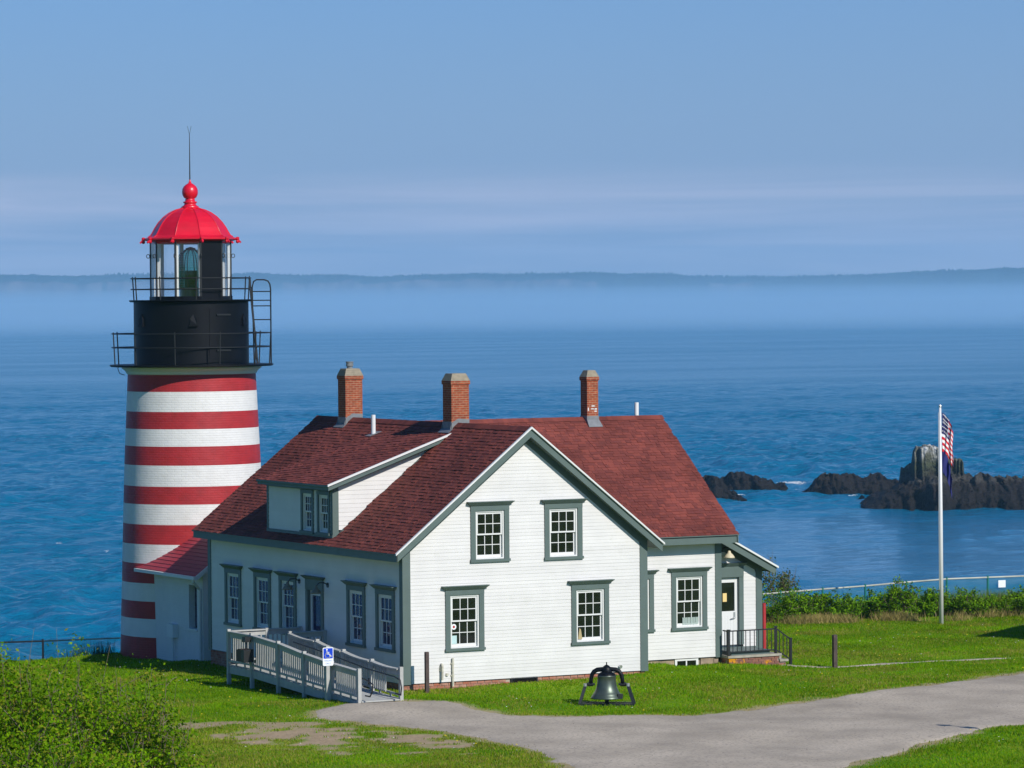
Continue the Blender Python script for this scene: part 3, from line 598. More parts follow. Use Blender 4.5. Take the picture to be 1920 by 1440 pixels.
def make_window(wf, uc, z0, z1, w=1.14, cornice=True, glass='glass_dark', head=.13, cas=.142, fr=.045, label=None, violet_low=None):
    """sash window, six panes over six: frame (the window itself) with casing, head, sill, sashes and panes"""
    i = w/2-cas; zb, zt = z0+.05, z1-head
    q = MB()
    wf.box(q, uc-i, uc-i+fr, zb, zt, BODY, .008); wf.box(q, uc+i-fr, uc+i, zb, zt, BODY, .008); wf.box(q, uc-i+fr, uc+i-fr, zt-fr, zt, BODY, .006); wf.box(q, uc-i+fr, uc+i-fr, zb, zb+.035, BODY, .012)
    win = q.build('window', M['white_trim'], house, **({'label': label} if label else {}))
    q = MB(); wf.box(q, uc-w/2, uc-i, z0+.03, zt, BODY, .043); wf.box(q, uc+i, uc+w/2, z0+.03, zt, BODY, .043); wf.box(q, uc-w/2-.003, uc+w/2+.003, zt, z1, BODY, .047); q.build('casing', M['trim'], win)
    if cornice:
        q = MB(); a, c = w/2+.01, w/2+.11; d0, d1 = .062, .15; h = .095
        q.hexa([wf.P(uc-a,z1+.002,-.05), wf.P(uc+a,z1+.002,-.05), wf.P(uc+a,z1+.002,d0), wf.P(uc-a,z1+.002,d0), wf.P(uc-c,z1+h,-.05), wf.P(uc+c,z1+h,-.05), wf.P(uc+c,z1+h,d1), wf.P(uc-c,z1+h,d1)])
        wf.box(q, uc-c-.005, uc+c+.005, z1+h+.001, z1+h+.018, -.05, d1+.006); q.build('window_head', M['trim'], win)
    bx(win, 'sill', M['trim'], wf, uc-w/2-.02, uc+w/2+.02, z0-.025, z0+.048, BODY, .075)
    x0, x1 = uc-i+fr+.002, uc+i-fr-.002; zl, zh = zb+.036, zt-fr-.002; zm = (zl+zh)/2+.02
    for (a, c, n1, low) in ((zm-.022, zh, -.018, 0), (zl, zm+.016, -.060, 1)):
        st = .042; br = .075 if low else .040; tr = .036 if low else .05; q = MB(); n0 = n1-.034
        wf.box(q, x0, x0+st, a, c, n0, n1); wf.box(q, x1-st, x1, a, c, n0, n1); wf.box(q, x0+st, x1-st, a, a+br, n0, n1-.001); wf.box(q, x0+st, x1-st, c-tr, c, n0, n1-.001)
        gx0, gx1, gz0, gz1 = x0+st, x1-st, a+br, c-tr; mt = .019
        for kx in (1, 2): xx = gx0+(gx1-gx0)*kx/3; wf.box(q, xx-mt/2, xx+mt/2, gz0, gz1, n0+.008, n1-.003)
        zz = (gz0+gz1)/2; wf.box(q, gx0, gx1, zz-mt/2, zz+mt/2, n0+.007, n1-.004); q.build('sash', M['white_trim'], win)
        for kx in range(3):
            for kz in range(2):
                u0 = gx0+(gx1-gx0)*kx/3; u1 = gx0+(gx1-gx0)*(kx+1)/3; v0 = gz0+(gz1-gz0)*kz/2; v1 = v0+(gz1-gz0)/2; nn = n1-.02; t = [random.uniform(-.0025, .0025) for _ in range(3)]
                q = MB(); q.hexa([wf.P(u0,v0,nn-.03), wf.P(u1,v0,nn-.03), wf.P(u1,v0,nn+t[0]), wf.P(u0,v0,nn+t[1]), wf.P(u0,v1,nn-.03), wf.P(u1,v1,nn-.03), wf.P(u1,v1,nn+t[0]+t[2]), wf.P(u0,v1,nn+t[1]+t[2])])
                q.build('pane', M[glass], win)
    return (uc-w/2, uc+w/2, z0+.0, z1+.02)

op_g = [make_window(GB, 2.555, 3.13, 4.59), make_window(GB, 4.765, 3.11, 4.58), make_window(GB, 1.79, .82, 2.40), make_window(GB, 5.562, .81, 2.39)]
op_l = [make_window(LF, uc, .81, 2.41, w=1.12, glass='glass_violet') for uc in (10.87, 8.85, 7.15, 2.80, 1.03)]
op_w = [make_window(WG, 10.08, .81, 2.41), make_window(WG, 8.37, .81, 2.39)]
make_window(DF, 5.6, 3.70, 4.87, w=.80, cornice=False, glass='glass_violet', head=.10, cas=.10)
make_window(DF, 4.56, 3.70, 4.87, w=.80, cornice=False, glass='glass_dark', head=.10, cas=.10)
op_d = [(5.2, 6.0, 3.6, 4.9), (4.16, 4.96, 3.6, 4.9)]

def make_door(wf, uc, z0, z1, w, glass, handle, gz0, gz1, cw=.14, head=.30):
    i = w/2; q = MB(); wf.box(q, uc-i, uc-i+.10, z0, z1, -.13, -.05); wf.box(q, uc+i-.10, uc+i, z0, z1, -.13, -.05); wf.box(q, uc-i+.10, uc+i-.10, z0, gz0, -.13, -.052); wf.box(q, uc-i+.10, uc+i-.10, gz1, z1, -.13, -.052)
    for kx in range(7): xx = uc-i+.14+(w-.28)*kx/6; wf.box(q, xx-.004, xx+.004, z0+.12, gz0-.12, -.052, -.047)
    d = q.build('door', M['white_trim'], house)
    bx(d, 'pane', M[glass], wf, uc-i+.10, uc+i-.10, gz0, gz1, -.11, -.085)
    q = MB(); wf.box(q, uc-i-cw, uc-i, z0, z1, BODY, .043); wf.box(q, uc+i, uc+i+cw, z0, z1, BODY, .043); wf.box(q, uc-i-cw-.003, uc+i+cw+.003, z1+.012, z1+head, BODY, .047); wf.box(q, uc-i-cw, uc+i+cw, z1, z1+.010, BODY, .03); q.build('casing', M['trim'], d)
    q = MB(); a, c = i+cw+.01, i+cw+.11; q.hexa([wf.P(uc-a,z1+head+.002,-.05), wf.P(uc+a,z1+head+.002,-.05), wf.P(uc+a,z1+head+.002,.062), wf.P(uc-a,z1+head+.002,.062), wf.P(uc-c,z1+head+.095,-.05), wf.P(uc+c,z1+head+.095,-.05), wf.P(uc+c,z1+head+.095,.15), wf.P(uc-c,z1+head+.095,.15)]); q.build('door_head', M['trim'], d)
    hu, hz = handle; q = MB(); q.tube([wf.P(hu,hz,-.05), wf.P(hu,hz,.0), wf.P(hu-.14,hz-.02,.0)], .014, 6); wf.box(q, hu-.03, hu+.03, hz-.02, hz+.16, -.05, -.04); q.build('handle', M['steel'], d)
    return (uc-i-cw, uc+i+cw, z0-.3, z1+head+.02)
op_l.append(make_door(LF, 5.40, .17, 2.12, .84, 'glass_violet', (5.06, 1.05), 1.02, 1.98))
op_p = [make_door(PO, 11.76, .22, 2.12, .83, 'glass_dark', (12.06, .98), 1.17, 1.98, .145, .32)]

# boards
CB, CBL = .20, .17
gclip = lambda z: (HW/2-(ZR-.42-z)/SL, HW/2+(ZR-.42-z)/SL)
clapboards(GB, w_main, CB, HW-CB, 0, ZR-.45, .0916, op_g, gclip)
clapboards(LF, w_main, CBL, HL-CBL, 0, ZE-.16, .104, op_l)
clapboards(WG, w_wing, HW+.002, XE-.17, 0, ZE-.17, .098, op_w)
clapboards(PO, w_porch, XE+.0, 12.74, .16, 3.2, .098, op_p, lambda z: (XE, XE+(3.30-.12-z)/.537))
clapboards(DF, w_dorm, DY0+.09, DY1-.09, 3.60, 4.93, .118, op_d, butt=.016)
clapboards(DC, w_dorm, DX+.16, 3.4, 3.72, 6.3, .118, (), lambda z: (max(DX+.16, (z-droof(0)+.22)/.35), (z-ZE)/SL-OE+.10))
BOARDS.sort(key=lambda t: -t[0]); rest = {}
for n_, (L_, m_, p_) in enumerate(BOARDS):
    if n_ < 298: m_.build('clapboard', M['white'], p_, fix=True)
    else:
        g = rest.setdefault(p_.name, (MB(), p_)); g[0].add(m_.v, m_.f)
for g, p_ in rest.values(): g.build('clapboards', M['white'], p_, kind='stuff')

# trim
def trim(name, mb, m='trim'): return mb.build(name, M[m], house)
for (u0, u1) in ((-.03, CB), (HW-CB, HW+.03)):
    q = MB(); c = (u0+u1)/2; zt = ZR-SL*abs((u1 if u1 < 3 else u0)-HW/2)-.30; GB.box(q, u0, u1, -.02 if u1 < 3 else -.02, min(zt, 3.42), -.10, .030); trim('corner_board', q)
q = MB(); LF.box(q, .012, CBL, -.02, ZE-.15, -.10, .028); trim('corner_board', q)
q = MB(); LF.box(q, HL-CBL, HL+.03, -.02, ZE-.15, -.10, .030); trim('corner_board', q)
q = MB(); WG.box(q, XE-.17, XE+.03, -.02, ZE-.17, -.10, .030); trim('corner_board', q)
q = MB(); PO.box(q, 12.74, 12.94, .02, 2.40, -.10, .030); trim('corner_board', q)
q = MB(); PO.box(q, XE, 12.74, .04, .16, -.10, .034); trim('base_board', q)
q = MB(); DC.box(q, DX-.02, DX+.16, 3.62, 4.98, -.10, .030); trim('corner_board', q)
q = MB(); DF.box(q, DY0, DY0+.09, 3.66, 4.93, -.10, .024); DF.box(q, DY1-.09, DY1+.02, 3.58, 4.93, -.10, .024); trim('corner_board', q)
q = MB(); DF.box(q, DY0+.09, DY1-.09, 4.88, 4.99, -.10, .050); trim('frieze', q)
q = MB(); DF.box(q, DY0-.02, DY1+.02, 3.58, 3.70, -.10, .035); trim('base_board', q)
ztop = lambda x: ZR-SL*abs(x-HW/2)
xl, xr = -OE, HW+OE
def rake(name, m, d0, d1, y0, y1, x0=xl, x1=xr):
    """boards following both slopes of the front gable, d0..d1 below the roof line"""
    for a, c in ((x0, HW/2), (HW/2, x1)):
        trim(name, MB().prism([(a, ztop(a)-d1), (c, ztop(c)-d1), (c, ztop(c)-d0), (a, ztop(a)-d0)], 'y', y0, y1), m)
rake('drip_edge', 'white_trim', -.012, .042, -ORR-.022, -ORR+.05)
rake('rake_board', 'trim', .044, .262, -ORR+.036, -ORR+.064, xl+.04, xr-.04)
rake('frieze', 'trim', .205, .435, -.032, .10, xl+.35, xr-.35)
q = MB().box(-OE-.004, -OE+.03, -ORR+.05, HL+ORR, ZE-.030, ZE-.004); trim('drip_edge', q)
q = MB().box(-OE+.036, -OE+.064, -ORR+.036, HL+ORR-.03, ZE-.215, ZE-.032); trim('fascia', q)
q = MB().box(HW+.35, XE+ORW, YF-OWE-.004, YF-OWE+.03, ZE-.028, ZE-.004); trim('drip_edge', q)
q = MB().box(HW+.35, XE+ORW-.05, YF-OWE+.036, YF-OWE+.064, ZE-.235, ZE-.062); trim('fascia', q)
for (y0, y1) in ((YF-OWE, YR), (YR, YF+WW+OWE)):
    zz = lambda y: ZR-SLW*abs(y-YR)
    trim('rake_board', MB().prism([(y0, zz(y0)-.25), (y1, zz(y1)-.25), (y1, zz(y1)-.03), (y0, zz(y0)-.03)], 'x', XE+ORW-.06, XE+ORW-.03))
# foundations
found = MB().box(.03, HW-.03, .05, HL-.03, -1.0, -.021).build('foundation', M['mortar'], house)
nb = 0; rest_b = MB()
z = -.022
for row in range(5):
    x = .03 - (.11 if row % 2 else 0)
    while x < HW-.03:
        x0, x1 = max(x, .03), min(x+.205, HW-.03)
        if x1-x0 > .04 and not (3.1 < (x0+x1)/2 < 4.0) and gz((x0+x1)/2, -.05) < z: MB().box(x0, x1-.01, .03+random.uniform(-.004, .004), .09, z-.066, z-.004).build('brick', M['brick'], found); nb += 1
        x += .215
    z -= .072
z = -.022
for row in range(9):
    y = .03 - (.11 if row % 2 else 0)
    while y < HL-.03:
        y0, y1 = max(y, .03), min(y+.205, HL-.03)
        if y1-y0 > .04 and gz(-.05, (y0+y1)/2) < z+.02: rest_b.box(.012+random.uniform(-.004, .004), .08, y0, y1-.01, z-.066, z-.004)
        y += .215
    z -= .072
rest_b.build('bricks', M['brick'], found, kind='stuff')
f2 = MB().box(HW, XE-.02, YF+.10, YF+WW, -1.0, -.021).build('foundation', M['mortar'], house)
x = HW+.05
while x < XE-.05:
    wd = min(random.uniform(.30, .55), XE-.03-x)
    if not (9.55 < x+wd/2 < 10.45): MB().box(x, x+wd-.015, YF+.05+random.uniform(-.015, .015), YF+.16, -.60, -.026-random.uniform(0, .012)).build('stone', M['stone'], f2)
    x += wd
bw = MB().box(9.63, 10.38, YF+.02, YF+.07, -.07, -.024); bw.box(9.63, 9.70, YF+.02, YF+.07, -.30, -.07); bw.box(10.31, 10.38, YF+.02, YF+.07, -.30, -.07); bw.box(9.985, 10.025, YF+.03, YF+.07, -.30, -.07)
bw = bw.build('basement_window', M['white_trim'], house)
for (a, c) in ((9.702, 9.983), (10.027, 10.308)): MB().box(a, c, YF+.045, YF+.09, -.30, -.072).build('pane', M['glass_dark'], bw)
ven = MB().box(3.16, 3.96, -.012, .06, -.035, .012); ven.box(3.16, 3.20, -.012, .06, -.20, -.035); ven.box(3.92, 3.96, -.012, .06, -.20, -.035); ven = ven.build('basement_vent', M['iron'], house)
MB().box(3.20, 3.92, .02, .08, -.20, -.035).build('dark_backing', M['opening_shade'], ven)  # near-black panel paints the shade inside the foundation opening
# roofs: solid decks, shingles on top
def deck(poly, axis, a, c): return MB().prism(poly, axis, a, c).build('roof', M['trim'], house)
T0, T1 = .022, .205
r_main = deck([(xl+.07, ztop(xl+.07)-T1), (HW/2, ZR-T1-.05), (xr-.07, ztop(xr-.07)-T1), (xr-.07, ztop(xr-.07)-T0), (HW/2, ZR-T0), (xl+.07, ztop(xl+.07)-T0)], 'y', -ORR+.045, HL+ORR)
ya, yb = YF-OWE, YF+WW+OWE; zw = lambda y: ZR-SLW*abs(y-YR)
r_wing = deck([(ya+.07, zw(ya+.07)-T1), (YR, ZR-T1-.05), (yb-.07, zw(yb-.07)-T1), (yb-.07, zw(yb-.07)-T0), (YR, ZR-T0-.002), (ya+.07, zw(ya+.07)-T0)], 'x', HW/2+.3, XE+ORW-.02)
DR0, DR1, DXE = 3.68, 8.33, -.40
r_dorm = deck([(DXE+.03, droof(DXE)-.10), (3.35, droof(3.35)-.12), (3.35, droof(3.35)-T0), (DXE+.01, droof(DXE+.01)-T0)], 'y', DR0+.03, DR1)
zp = lambda x: 3.219-.537*(x-11.71)
r_porch = deck([(XE-.1, zp(XE-.1)-.16), (13.17, zp(13.17)-.16), (13.20, zp(13.20)-T0), (XE-.1, zp(XE-.1)-T0)], 'y', 2.86, YP+4.9)
# dormer and porch edge trim
trim('drip_edge', MB().prism([(DXE-.01, droof(DXE)-.045), (3.34, droof(3.34)-.045), (3.34, droof(3.34)+.012), (DXE-.01, droof(DXE)+.012)], 'y', DR0-.02, DR0+.03), 'white_trim')
trim('rake_board', MB().prism([(DXE+.03, droof(DXE)-.155), (3.1, droof(3.1)-.155), (3.1, droof(3.1)-.047), (DXE+.03, droof(DXE)-.047)], 'y', DR0+.036, DR0+.06))
trim('frieze', MB().prism([(DX+.16, droof(DX+.16)-.24), (2.75, droof(2.75)-.24), (2.75, droof(2.75)-.11), (DX+.16, droof(DX+.16)-.11)], 'y', DY0-.026, DY0+.1))
trim('drip_edge', MB().box(DXE-.012, DXE+.025, DR0+.03, DR1+.01, droof(DXE)-.048, droof(DXE)-.006))
trim('fascia', MB().box(DXE+.03, DXE+.055, DR0+.04, DR1, droof(DXE)-.135, droof(DXE)-.05))
trim('drip_edge', MB().prism([(11.5, zp(11.5)-.045), (13.225, zp(13.225)-.045), (13.225, zp(13.225)+.012), (11.5, zp(11.5)+.012)], 'y', 2.79, 2.85), 'white_trim')
trim('rake_board', MB().prism([(XE+.05, zp(XE+.05)-.26), (13.13, zp(13.13)-.26), (13.16, zp(13.16)-.05), (XE+.05, zp(XE+.05)-.05)], 'y', 2.848, 2.878))
trim('frieze', MB().prism([(XE, zp(XE)-.36), (12.93, zp(12.93)-.36), (12.93, zp(12.93)-.14), (XE, zp(XE)-.14)], 'y', YP-.033, YP+.1))
trim('fascia', MB().box(13.165, 13.19, 2.88, YP+4.9, zp(13.18)-.19, zp(13.18)-.03))

SH = []
def shingle_slope(parent, O, a, bdir, La, Lb, e=.118, skip=None, part=False):
    O = Vector(O); a = Vector(a).normalized(); bdir = Vector(bdir).normalized(); n = a.cross(bdir)
    if n.z < 0: n = -n
    r = 0; t = 0.0
    while t < Lb-.02:
        h = min(e+.03, Lb-t); x = -random.uniform(0, .25)
        while x < La:
            wd = random.choice((.09, .12, .15, .18, .21, .24)); x0 = max(0, x); x1 = min(La, x+wd-.006); x += wd
            if x1-x0 < .04: continue
            c = O + a*((x0+x1)/2) + bdir*(t+e/2)
            if skip and skip(c): continue
            th = random.choice((.009, .010, .012, .018, .022)) + random.uniform(0, .003); dt = random.uniform(-.006, .004)
            p = [O + a*x0 + bdir*(t+dt), O + a*x1 + bdir*(t+dt), O + a*x1 + bdir*(t+h), O + a*x0 + bdir*(t+h)]
            SH.append(((c-CAM).length, [p[0]-n*.012, p[1]-n*.012, p[2]-n*.02, p[3]-n*.02, p[0]+n*(th-.010), p[1]+n*(th-.010), p[2]-n*.008, p[3]-n*.008], parent, part))
        t += e; r += 1
FS = [(4,5,6,7),(0,1,5,4),(1,2,6,5),(3,0,4,7)]
cs, sn_ = 1/math.hypot(1, SL), SL/math.hypot(1, SL)
def skip_main(c):
    if c.x > DX-.02 and DY0-.06 < c.y < DR1-.03 and droof(c.x) > ztop(c.x)+.03: return True
    return False
shingle_slope(r_main, (xl, -ORR+.05, ZE), (0,1,0), (cs,0,sn_), HL+2*ORR-.05, math.hypot(HW/2+OE, ZR-ZE), skip=skip_main)
cw_, sw_ = 1/math.hypot(1, SLW), SLW/math.hypot(1, SLW)
shingle_slope(r_wing, (HW/2, ya, ZE), (1,0,0), (0,cw_,sw_), XE+ORW-HW/2, math.hypot(WW/2+OWE, ZR-ZE), skip=lambda c: c.x < xr and zw(c.y) < ztop(c.x)-.03, part=True)
dl = math.hypot(1, .35)
shingle_slope(r_dorm, (DXE, DR0+.03, droof(DXE)), (0,1,0), (1/dl,0,.35/dl), DR1-DR0-.03, (3.33-DXE)*dl)
pl_ = math.hypot(1, .537)
shingle_slope(r_porch, (13.21, 2.85, zp(13.21)), (0,1,0), (-1/pl_,0,.537/pl_), 4.5, 2.0*pl_)
parts = sorted([q for q in SH if q[3]], key=lambda q: q[0])[:300]; ids = set(id(q) for q in parts)
for q in parts: m_ = MB(); m_.add(q[1], FS); m_.build('shingle', M['shingle'], q[2], fix=False)
rest = {}
for q in SH:
    if id(q) not in ids: rest.setdefault(q[2].name, (MB(), q[2]))[0].add(q[1], FS)
for g, p_ in rest.values(): g.build('shingles', M['shingle'], p_, kind='stuff', fix=False)
# ridge caps
def ridge(parent, A, B, sl):
    A = Vector(A); B = Vector(B); L_ = (B-A).length; d = (B-A).normalized(); s = d.cross(Vector((0,0,1))).normalized(); x = 0; q = MB()
    while x < L_:
        x1 = min(x+.19, L_); zo = .012+random.uniform(0, .006)
        for sg in (-1, 1):
            p0, p1 = A+d*x, A+d*x1; q.add([p0+Vector((0,0,zo+.006)), p1+Vector((0,0,zo)), p1+s*sg*.15+Vector((0,0,zo-.15*sl)), p0+s*sg*.15+Vector((0,0,zo+.006-.15*sl))], [(0,1,2,3)])
        x = x1-.03 if x1 < L_ else L_
    q.build('ridge_caps', M['shingle'], parent, fix=False, kind='stuff')
ridge(r_main, (HW/2,-ORR+.05,ZR), (HW/2,HL+ORR,ZR), SL); ridge(r_wing, (HW/2,YR,ZR), (XE+ORW,YR,ZR), SLW)

# chimneys and vents
def chimney(cx, cy, wx, wy, zt, cap_h, flue=None, label=None):
    x0, x1, y0, y1 = cx-wx/2, cx+wx/2, cy-wy/2, cy+wy/2
    zc = zt-cap_h; q = MB().box(x0, x1, y0, y1, 5.4, zc-.10); q.box(x0-.025, x1+.025, y0-.025, y1+.025, zc-.099, zc)
    c = q.build('chimney', M['chimney_brick'], house, label=label)
    i = .085; o = .025; p = [(x0-o,y0-o),(x1+o,y0-o),(x1+o,y1+o),(x0-o,y1+o)]; t = [(x0+i-o,y0+i-o),(x1-i+o,y0+i-o),(x1-i+o,y1-i+o),(x0+i-o,y1-i+o)]
    q = MB().hexa([(*v, zc+.001) for v in p]+[(*v, zt) for v in t])
    if flue:
        for kz in range(1, 4):   # corbelled courses showing through the worn cement
            f_ = kz/4; pp = [tuple(np.array(a)*(1-f_)+np.array(b)*f_) for a, b in zip(p, t)]; z_ = zc+cap_h*f_; cxm, cym = cx, cy
            q.hexa([(cxm+(a-cxm)*1.025, cym+(b_-cym)*1.025, z_-.012) for a, b_ in pp]+[(cxm+(a-cxm)*1.02, cym+(b_-cym)*1.02, z_+.004) for a, b_ in pp])
    q.build('cap', M['cap'], c)
    # stepped metal flashing where it meets the roof
    return c, (x0, x1, y0, y1)
def flashing(c, ext, pts): MB().hexa(pts).build('flashing', M['flash'], c)
c1, e1 = chimney(3.70, 10.80, .54, .50, 8.06, .21, True, 'leftmost brick chimney with a worn striped cap and a clay pot')
c2, e2 = chimney(3.72, 4.15, .54, .52, 8.00, .20, None, 'middle brick chimney behind the front gable ridge')
c3, e3 = chimney(9.03, YR-.02, .36, .38, 7.98, .19, None, 'right brick chimney with white mortar smears')
MB().lathe([(.085,8.06),(.085,8.12),(.11,8.13),(.11,8.17),(.10,8.17),(.10,8.22),(.115,8.23),(.115,8.26),(.07,8.26)], (3.70, 10.82), 16).build('chimney_pot', M['flash'], c1)
for c, (x0, x1, y0, y1), rf in ((c1, e1, 0), (c2, e2, 0)):
    for (ya_, yb_) in ((y0-.012, y0), (y1, y1+.012)):
        MB().prism([(x0-.05, ztop(x0-.05)-.02), (HW/2, ZR-.02), (x1, ztop(x1)-.02), (x1, ZR+.10), (HW/2, ZR+.13), (x0-.01, ztop(x0)+.17), (x0-.05, ztop(x0-.05)+.04)], 'y', ya_, yb_).build('flashing', M['flash'], c)
    MB().box(x0-.014, x0-.001, y0-.012, y1+.012, ztop(x0)-.1, ztop(x0)+.20).build('flashing', M['flash'], c)
    MB().prism([(x0-.14, ztop(x0-.14)+.012), (x0-.015, ztop(x0-.015)+.012), (x0-.015, ztop(x0-.015)+.03), (x0-.14, ztop(x0-.14)+.022)], 'y', y0-.08, y1+.05).build('flashing', M['flash'], c)
x0, x1, y0, y1 = e3
MB().hexa([(x0-.03,y0-.16,zw(y0-.16)+.015),(x1+.06,y0-.16,zw(y0-.16)+.015),(x1+.015,y0-.001,zw(y0)+.0),(x0-.015,y0-.001,zw(y0)+.0),(x0-.03,y0-.16,zw(y0-.16)+.03),(x1+.06,y0-.16,zw(y0-.16)+.03),(x1+.012,y0-.014,zw(y0)+.10),(x0-.012,y0-.014,zw(y0)+.10)]).build('flashing', M['flash'], c3)
MB().box(x0-.013, x1+.013, y0-.013, y1+.013, zw(y0)+.02, zw(y0)+.20).build('flashing', M['flash'], c3)
q = MB()   # old mortar smears low on the front of the right chimney
for (a, z0_, l_, h_) in ((.02,6.83,.03,.09),(.12,6.87,.13,.025),(.14,6.95,.10,.03),(.23,6.80,.08,.03),(.22,6.86,.09,.04)): q.box(x0+a, x0+a+l_, y0-.006, y0+.01, z0_, z0_+h_)
q.build('mortar_smear', M['white_trim'], c3)
vp = MB().tube([(2.99,7.83,6.10),(2.99,7.83,6.80)], .062, 14).build('vent_pipe', M['pvc'], house, smooth=False)
MB().prism([(2.80, droof(2.80)+.012),(3.16, droof(3.16)+.012),(3.16, droof(3.16)+.02),(2.80, droof(2.80)+.02)], 'y', 7.65, 8.0).build('flashing', M['flash'], vp)
MB().tube([(10.63,YR+.08,6.2),(10.63,YR+.08,7.03)], .062, 14).build('vent_pipe', M['pvc'], house)
# lamps by the doors
def wall_lamp(wf, u, z, out, m, label):
    l_ = MB().tube([wf.P(u-.05,z+.12,0), wf.P(u-.03,z+.19,out*.35), wf.P(u-.01,z+.19,out*.75), wf.P(u,z+.10,out)], .016, 8).build('wall_lamp', M['iron'], house, label=label)
    c = wf.P(u, 0, out); MB().lathe([(.02,z+.12),(.04,z+.10),(.05,z+.04),(.10,z),(.15,z-.07),(.16,z-.10),(.15,z-.095),(.02,z+.02)], (c.x, c.y), 20).build('lamp_shade', m, l_, smooth=True)
    MB().tube([wf.P(u-.05,z+.12,-.01), wf.P(u-.05,z+.12,.03)], .07, 10).build('mount', M['iron'], l_)
wall_lamp(LF, 6.45, 2.20, .34, M['lamp_old'], 'gooseneck lamp left of the shaded door'); wall_lamp(LF, 4.62, 2.20, .34, M['lamp_old'], 'gooseneck lamp right of the shaded door')
wall_lamp(PO, 11.70, 2.80, .30, M['enamel'], 'cream shaded lamp over the side door')
# pipes and fittings low on the front wall
q = MB().tube([(1.08,-.02,.47),(1.08,-.09,.47),(1.08,-.10,.42),(1.08,-.10,.06)], .032, 8); q.box(1.03,1.13,-.05,.0,.30,.42); q.build('vent_stub', M['oldpipe'], house)
q = MB().tube([(1.41,-.05,.62),(1.41,-.05,-.12)], .03, 8); q.box(1.36,1.46,-.035,.0,.14,.18); q.box(1.36,1.46,-.035,.0,.46,.50); q.build('conduit', M['oldpipe'], house)
MB().box(1.22,1.28,-.05,.0,.16,.23).build('outlet', M['oldpipe'], house)
q = MB().tube([(6.42,-.02,.02),(6.42,-.07,.04),(6.45,-.09,.13)], .012, 6); q.tube([(6.45,-.10,.14),(6.45,-.04,.15)], .045, 10); q.build('wall_tap', M['steel'], house)

# stuck in the windows
tag(MB().tube([(1.50,.056,1.43),(1.50,.050,1.43)], .075, 18).build('window_sticker', M['sign_white']), 'round white sticker with a red centre on the lower left front window', 'sticker')
_s = bpy.data.objects['window_sticker']; MB().tube([(1.50,.050,1.43),(1.50,.046,1.43)], .035, 14).build('emblem', M['redpost'], _s)
tag(MB().box(1.405,1.585,.050,.057,.98,1.20).build('paper_notice', M['paper']), 'pale sheet of paper in the bottom corner pane of the lower left front window', 'notice')
tag(MB().prism([(5.22,.93),(5.34,.93),(5.30,1.19),(5.26,1.22)], 'y', .030, .060).build('pointed_ornament', M['tan']), 'tan pointed wooden ornament inside the lower right front window', 'ornament')
q = MB()
for kx in range(12): q.box(9.90+kx*.043, 9.93+kx*.043, YF+.045+.006*(kx % 2), YF+.060, .93, 1.13)
tag(q.build('curtain', M['curtain']), 'pale short curtain across the bottom panes of the wing window', 'curtain')
tag(MB().box(11.70,11.83,YP+.072,YP+.084,1.44,1.68).build('door_notice', M['cream']), 'cream notice taped inside the glass of the side door', 'notice')

# stoop
st = thing('stoop', (11.97, 2.66, -.3), 'brick stoop with orange lichen, stone slabs and black iron railing at the side door', 'stoop')
MB().box(11.16, 12.78, 2.12, YP-.03, -.62, -.035).build('core', M['mortar'], st); MB().box(12.78, 13.0, 2.12, 3.05, -.62, -.205).build('core', M['mortar'], st)
z = -.035; row = 0
while z > -.40:
    x = 11.15 - (.1 if row % 2 else 0)
    while x < 13.0:
        xa, xb = max(x, 11.15), min(x+.205, 13.01 if z < -.2 else 12.79)
        if xb-xa > .04: MB().box(xa, xb-.008, 2.10+random.uniform(-.004, .004), 2.2, z-.066, z-.003).build('brick', M['lichen_brick'], st)
        x += .213
    y = 2.2 + (.1 if row % 2 else 0)
    while y < 2.46: MB().box(11.14, 11.3, y, y+.2, z-.066, z-.003).build('brick', M['brick'], st); y += .208
    z -= .071; row += 1
MB().box(11.10, 12.85, 2.06, YP-.03, -.034, .03).build('slab', M['concrete'], st); MB().box(12.79, 13.07, 2.06, 3.08, -.203, -.14).build('slab', M['concrete'], st)
MB().box(12.78, 12.85, 2.08, 3.06, -.14, -.035).build('riser', M['concrete'], st)
MB().box(11.27, 12.53, 2.18, YP-.05, .031, .145).build('doorstep', M['trim'], st)
R_ = M['iron']
for (x, z0, z1, y) in ((11.15,.03,.745,2.12),(12.69,.03,.775,2.12),(13.18,-.30,.42,2.12)):
    q = MB().box(x-.032, x+.032, y-.032, y+.032, z0, z1); q.box(x-.042, x+.042, y-.042, y+.042, z1, z1+.02); q.build('post', R_, st)
def rail(a, c, w=.028, h=.035): MB().bar(a, c, w, h).build('rail', R_, st)
rail((11.15,2.12,.72),(12.69,2.12,.72)); rail((11.15,2.12,.13),(12.69,2.12,.13)); rail((12.69,2.12,.74),(13.18,2.12,.40)); rail((12.69,2.12,.14),(13.18,2.12,-.17)); rail((11.15,2.12,.72),(11.15,2.42,.72)); rail((11.15,2.12,.13),(11.15,2.42,.13))
bal = None
for kx in range(1, 11):
    x = 11.15+1.54*kx/11; o = MB().box(x-.009, x+.009, 2.111, 2.129, .13, .72).build('baluster', R_, st) if bal is None else None
    if bal is None: bal = o; bx0 = x
    else: o = bal.copy(); COL.objects.link(o); o.parent = st; o.location = bal.location + Vector((x-bx0, 0, 0))
for kx in range(1, 4):
    x = 12.69+.49*kx/4; zt_ = .74-.34*kx/4; MB().box(x-.009, x+.009, 2.111, 2.129, zt_-.60, zt_).build('baluster', R_, st)
for y in (2.22, 2.32): MB().box(11.141, 11.159, y-.009, y+.009, .13, .72).build('baluster', R_, st)

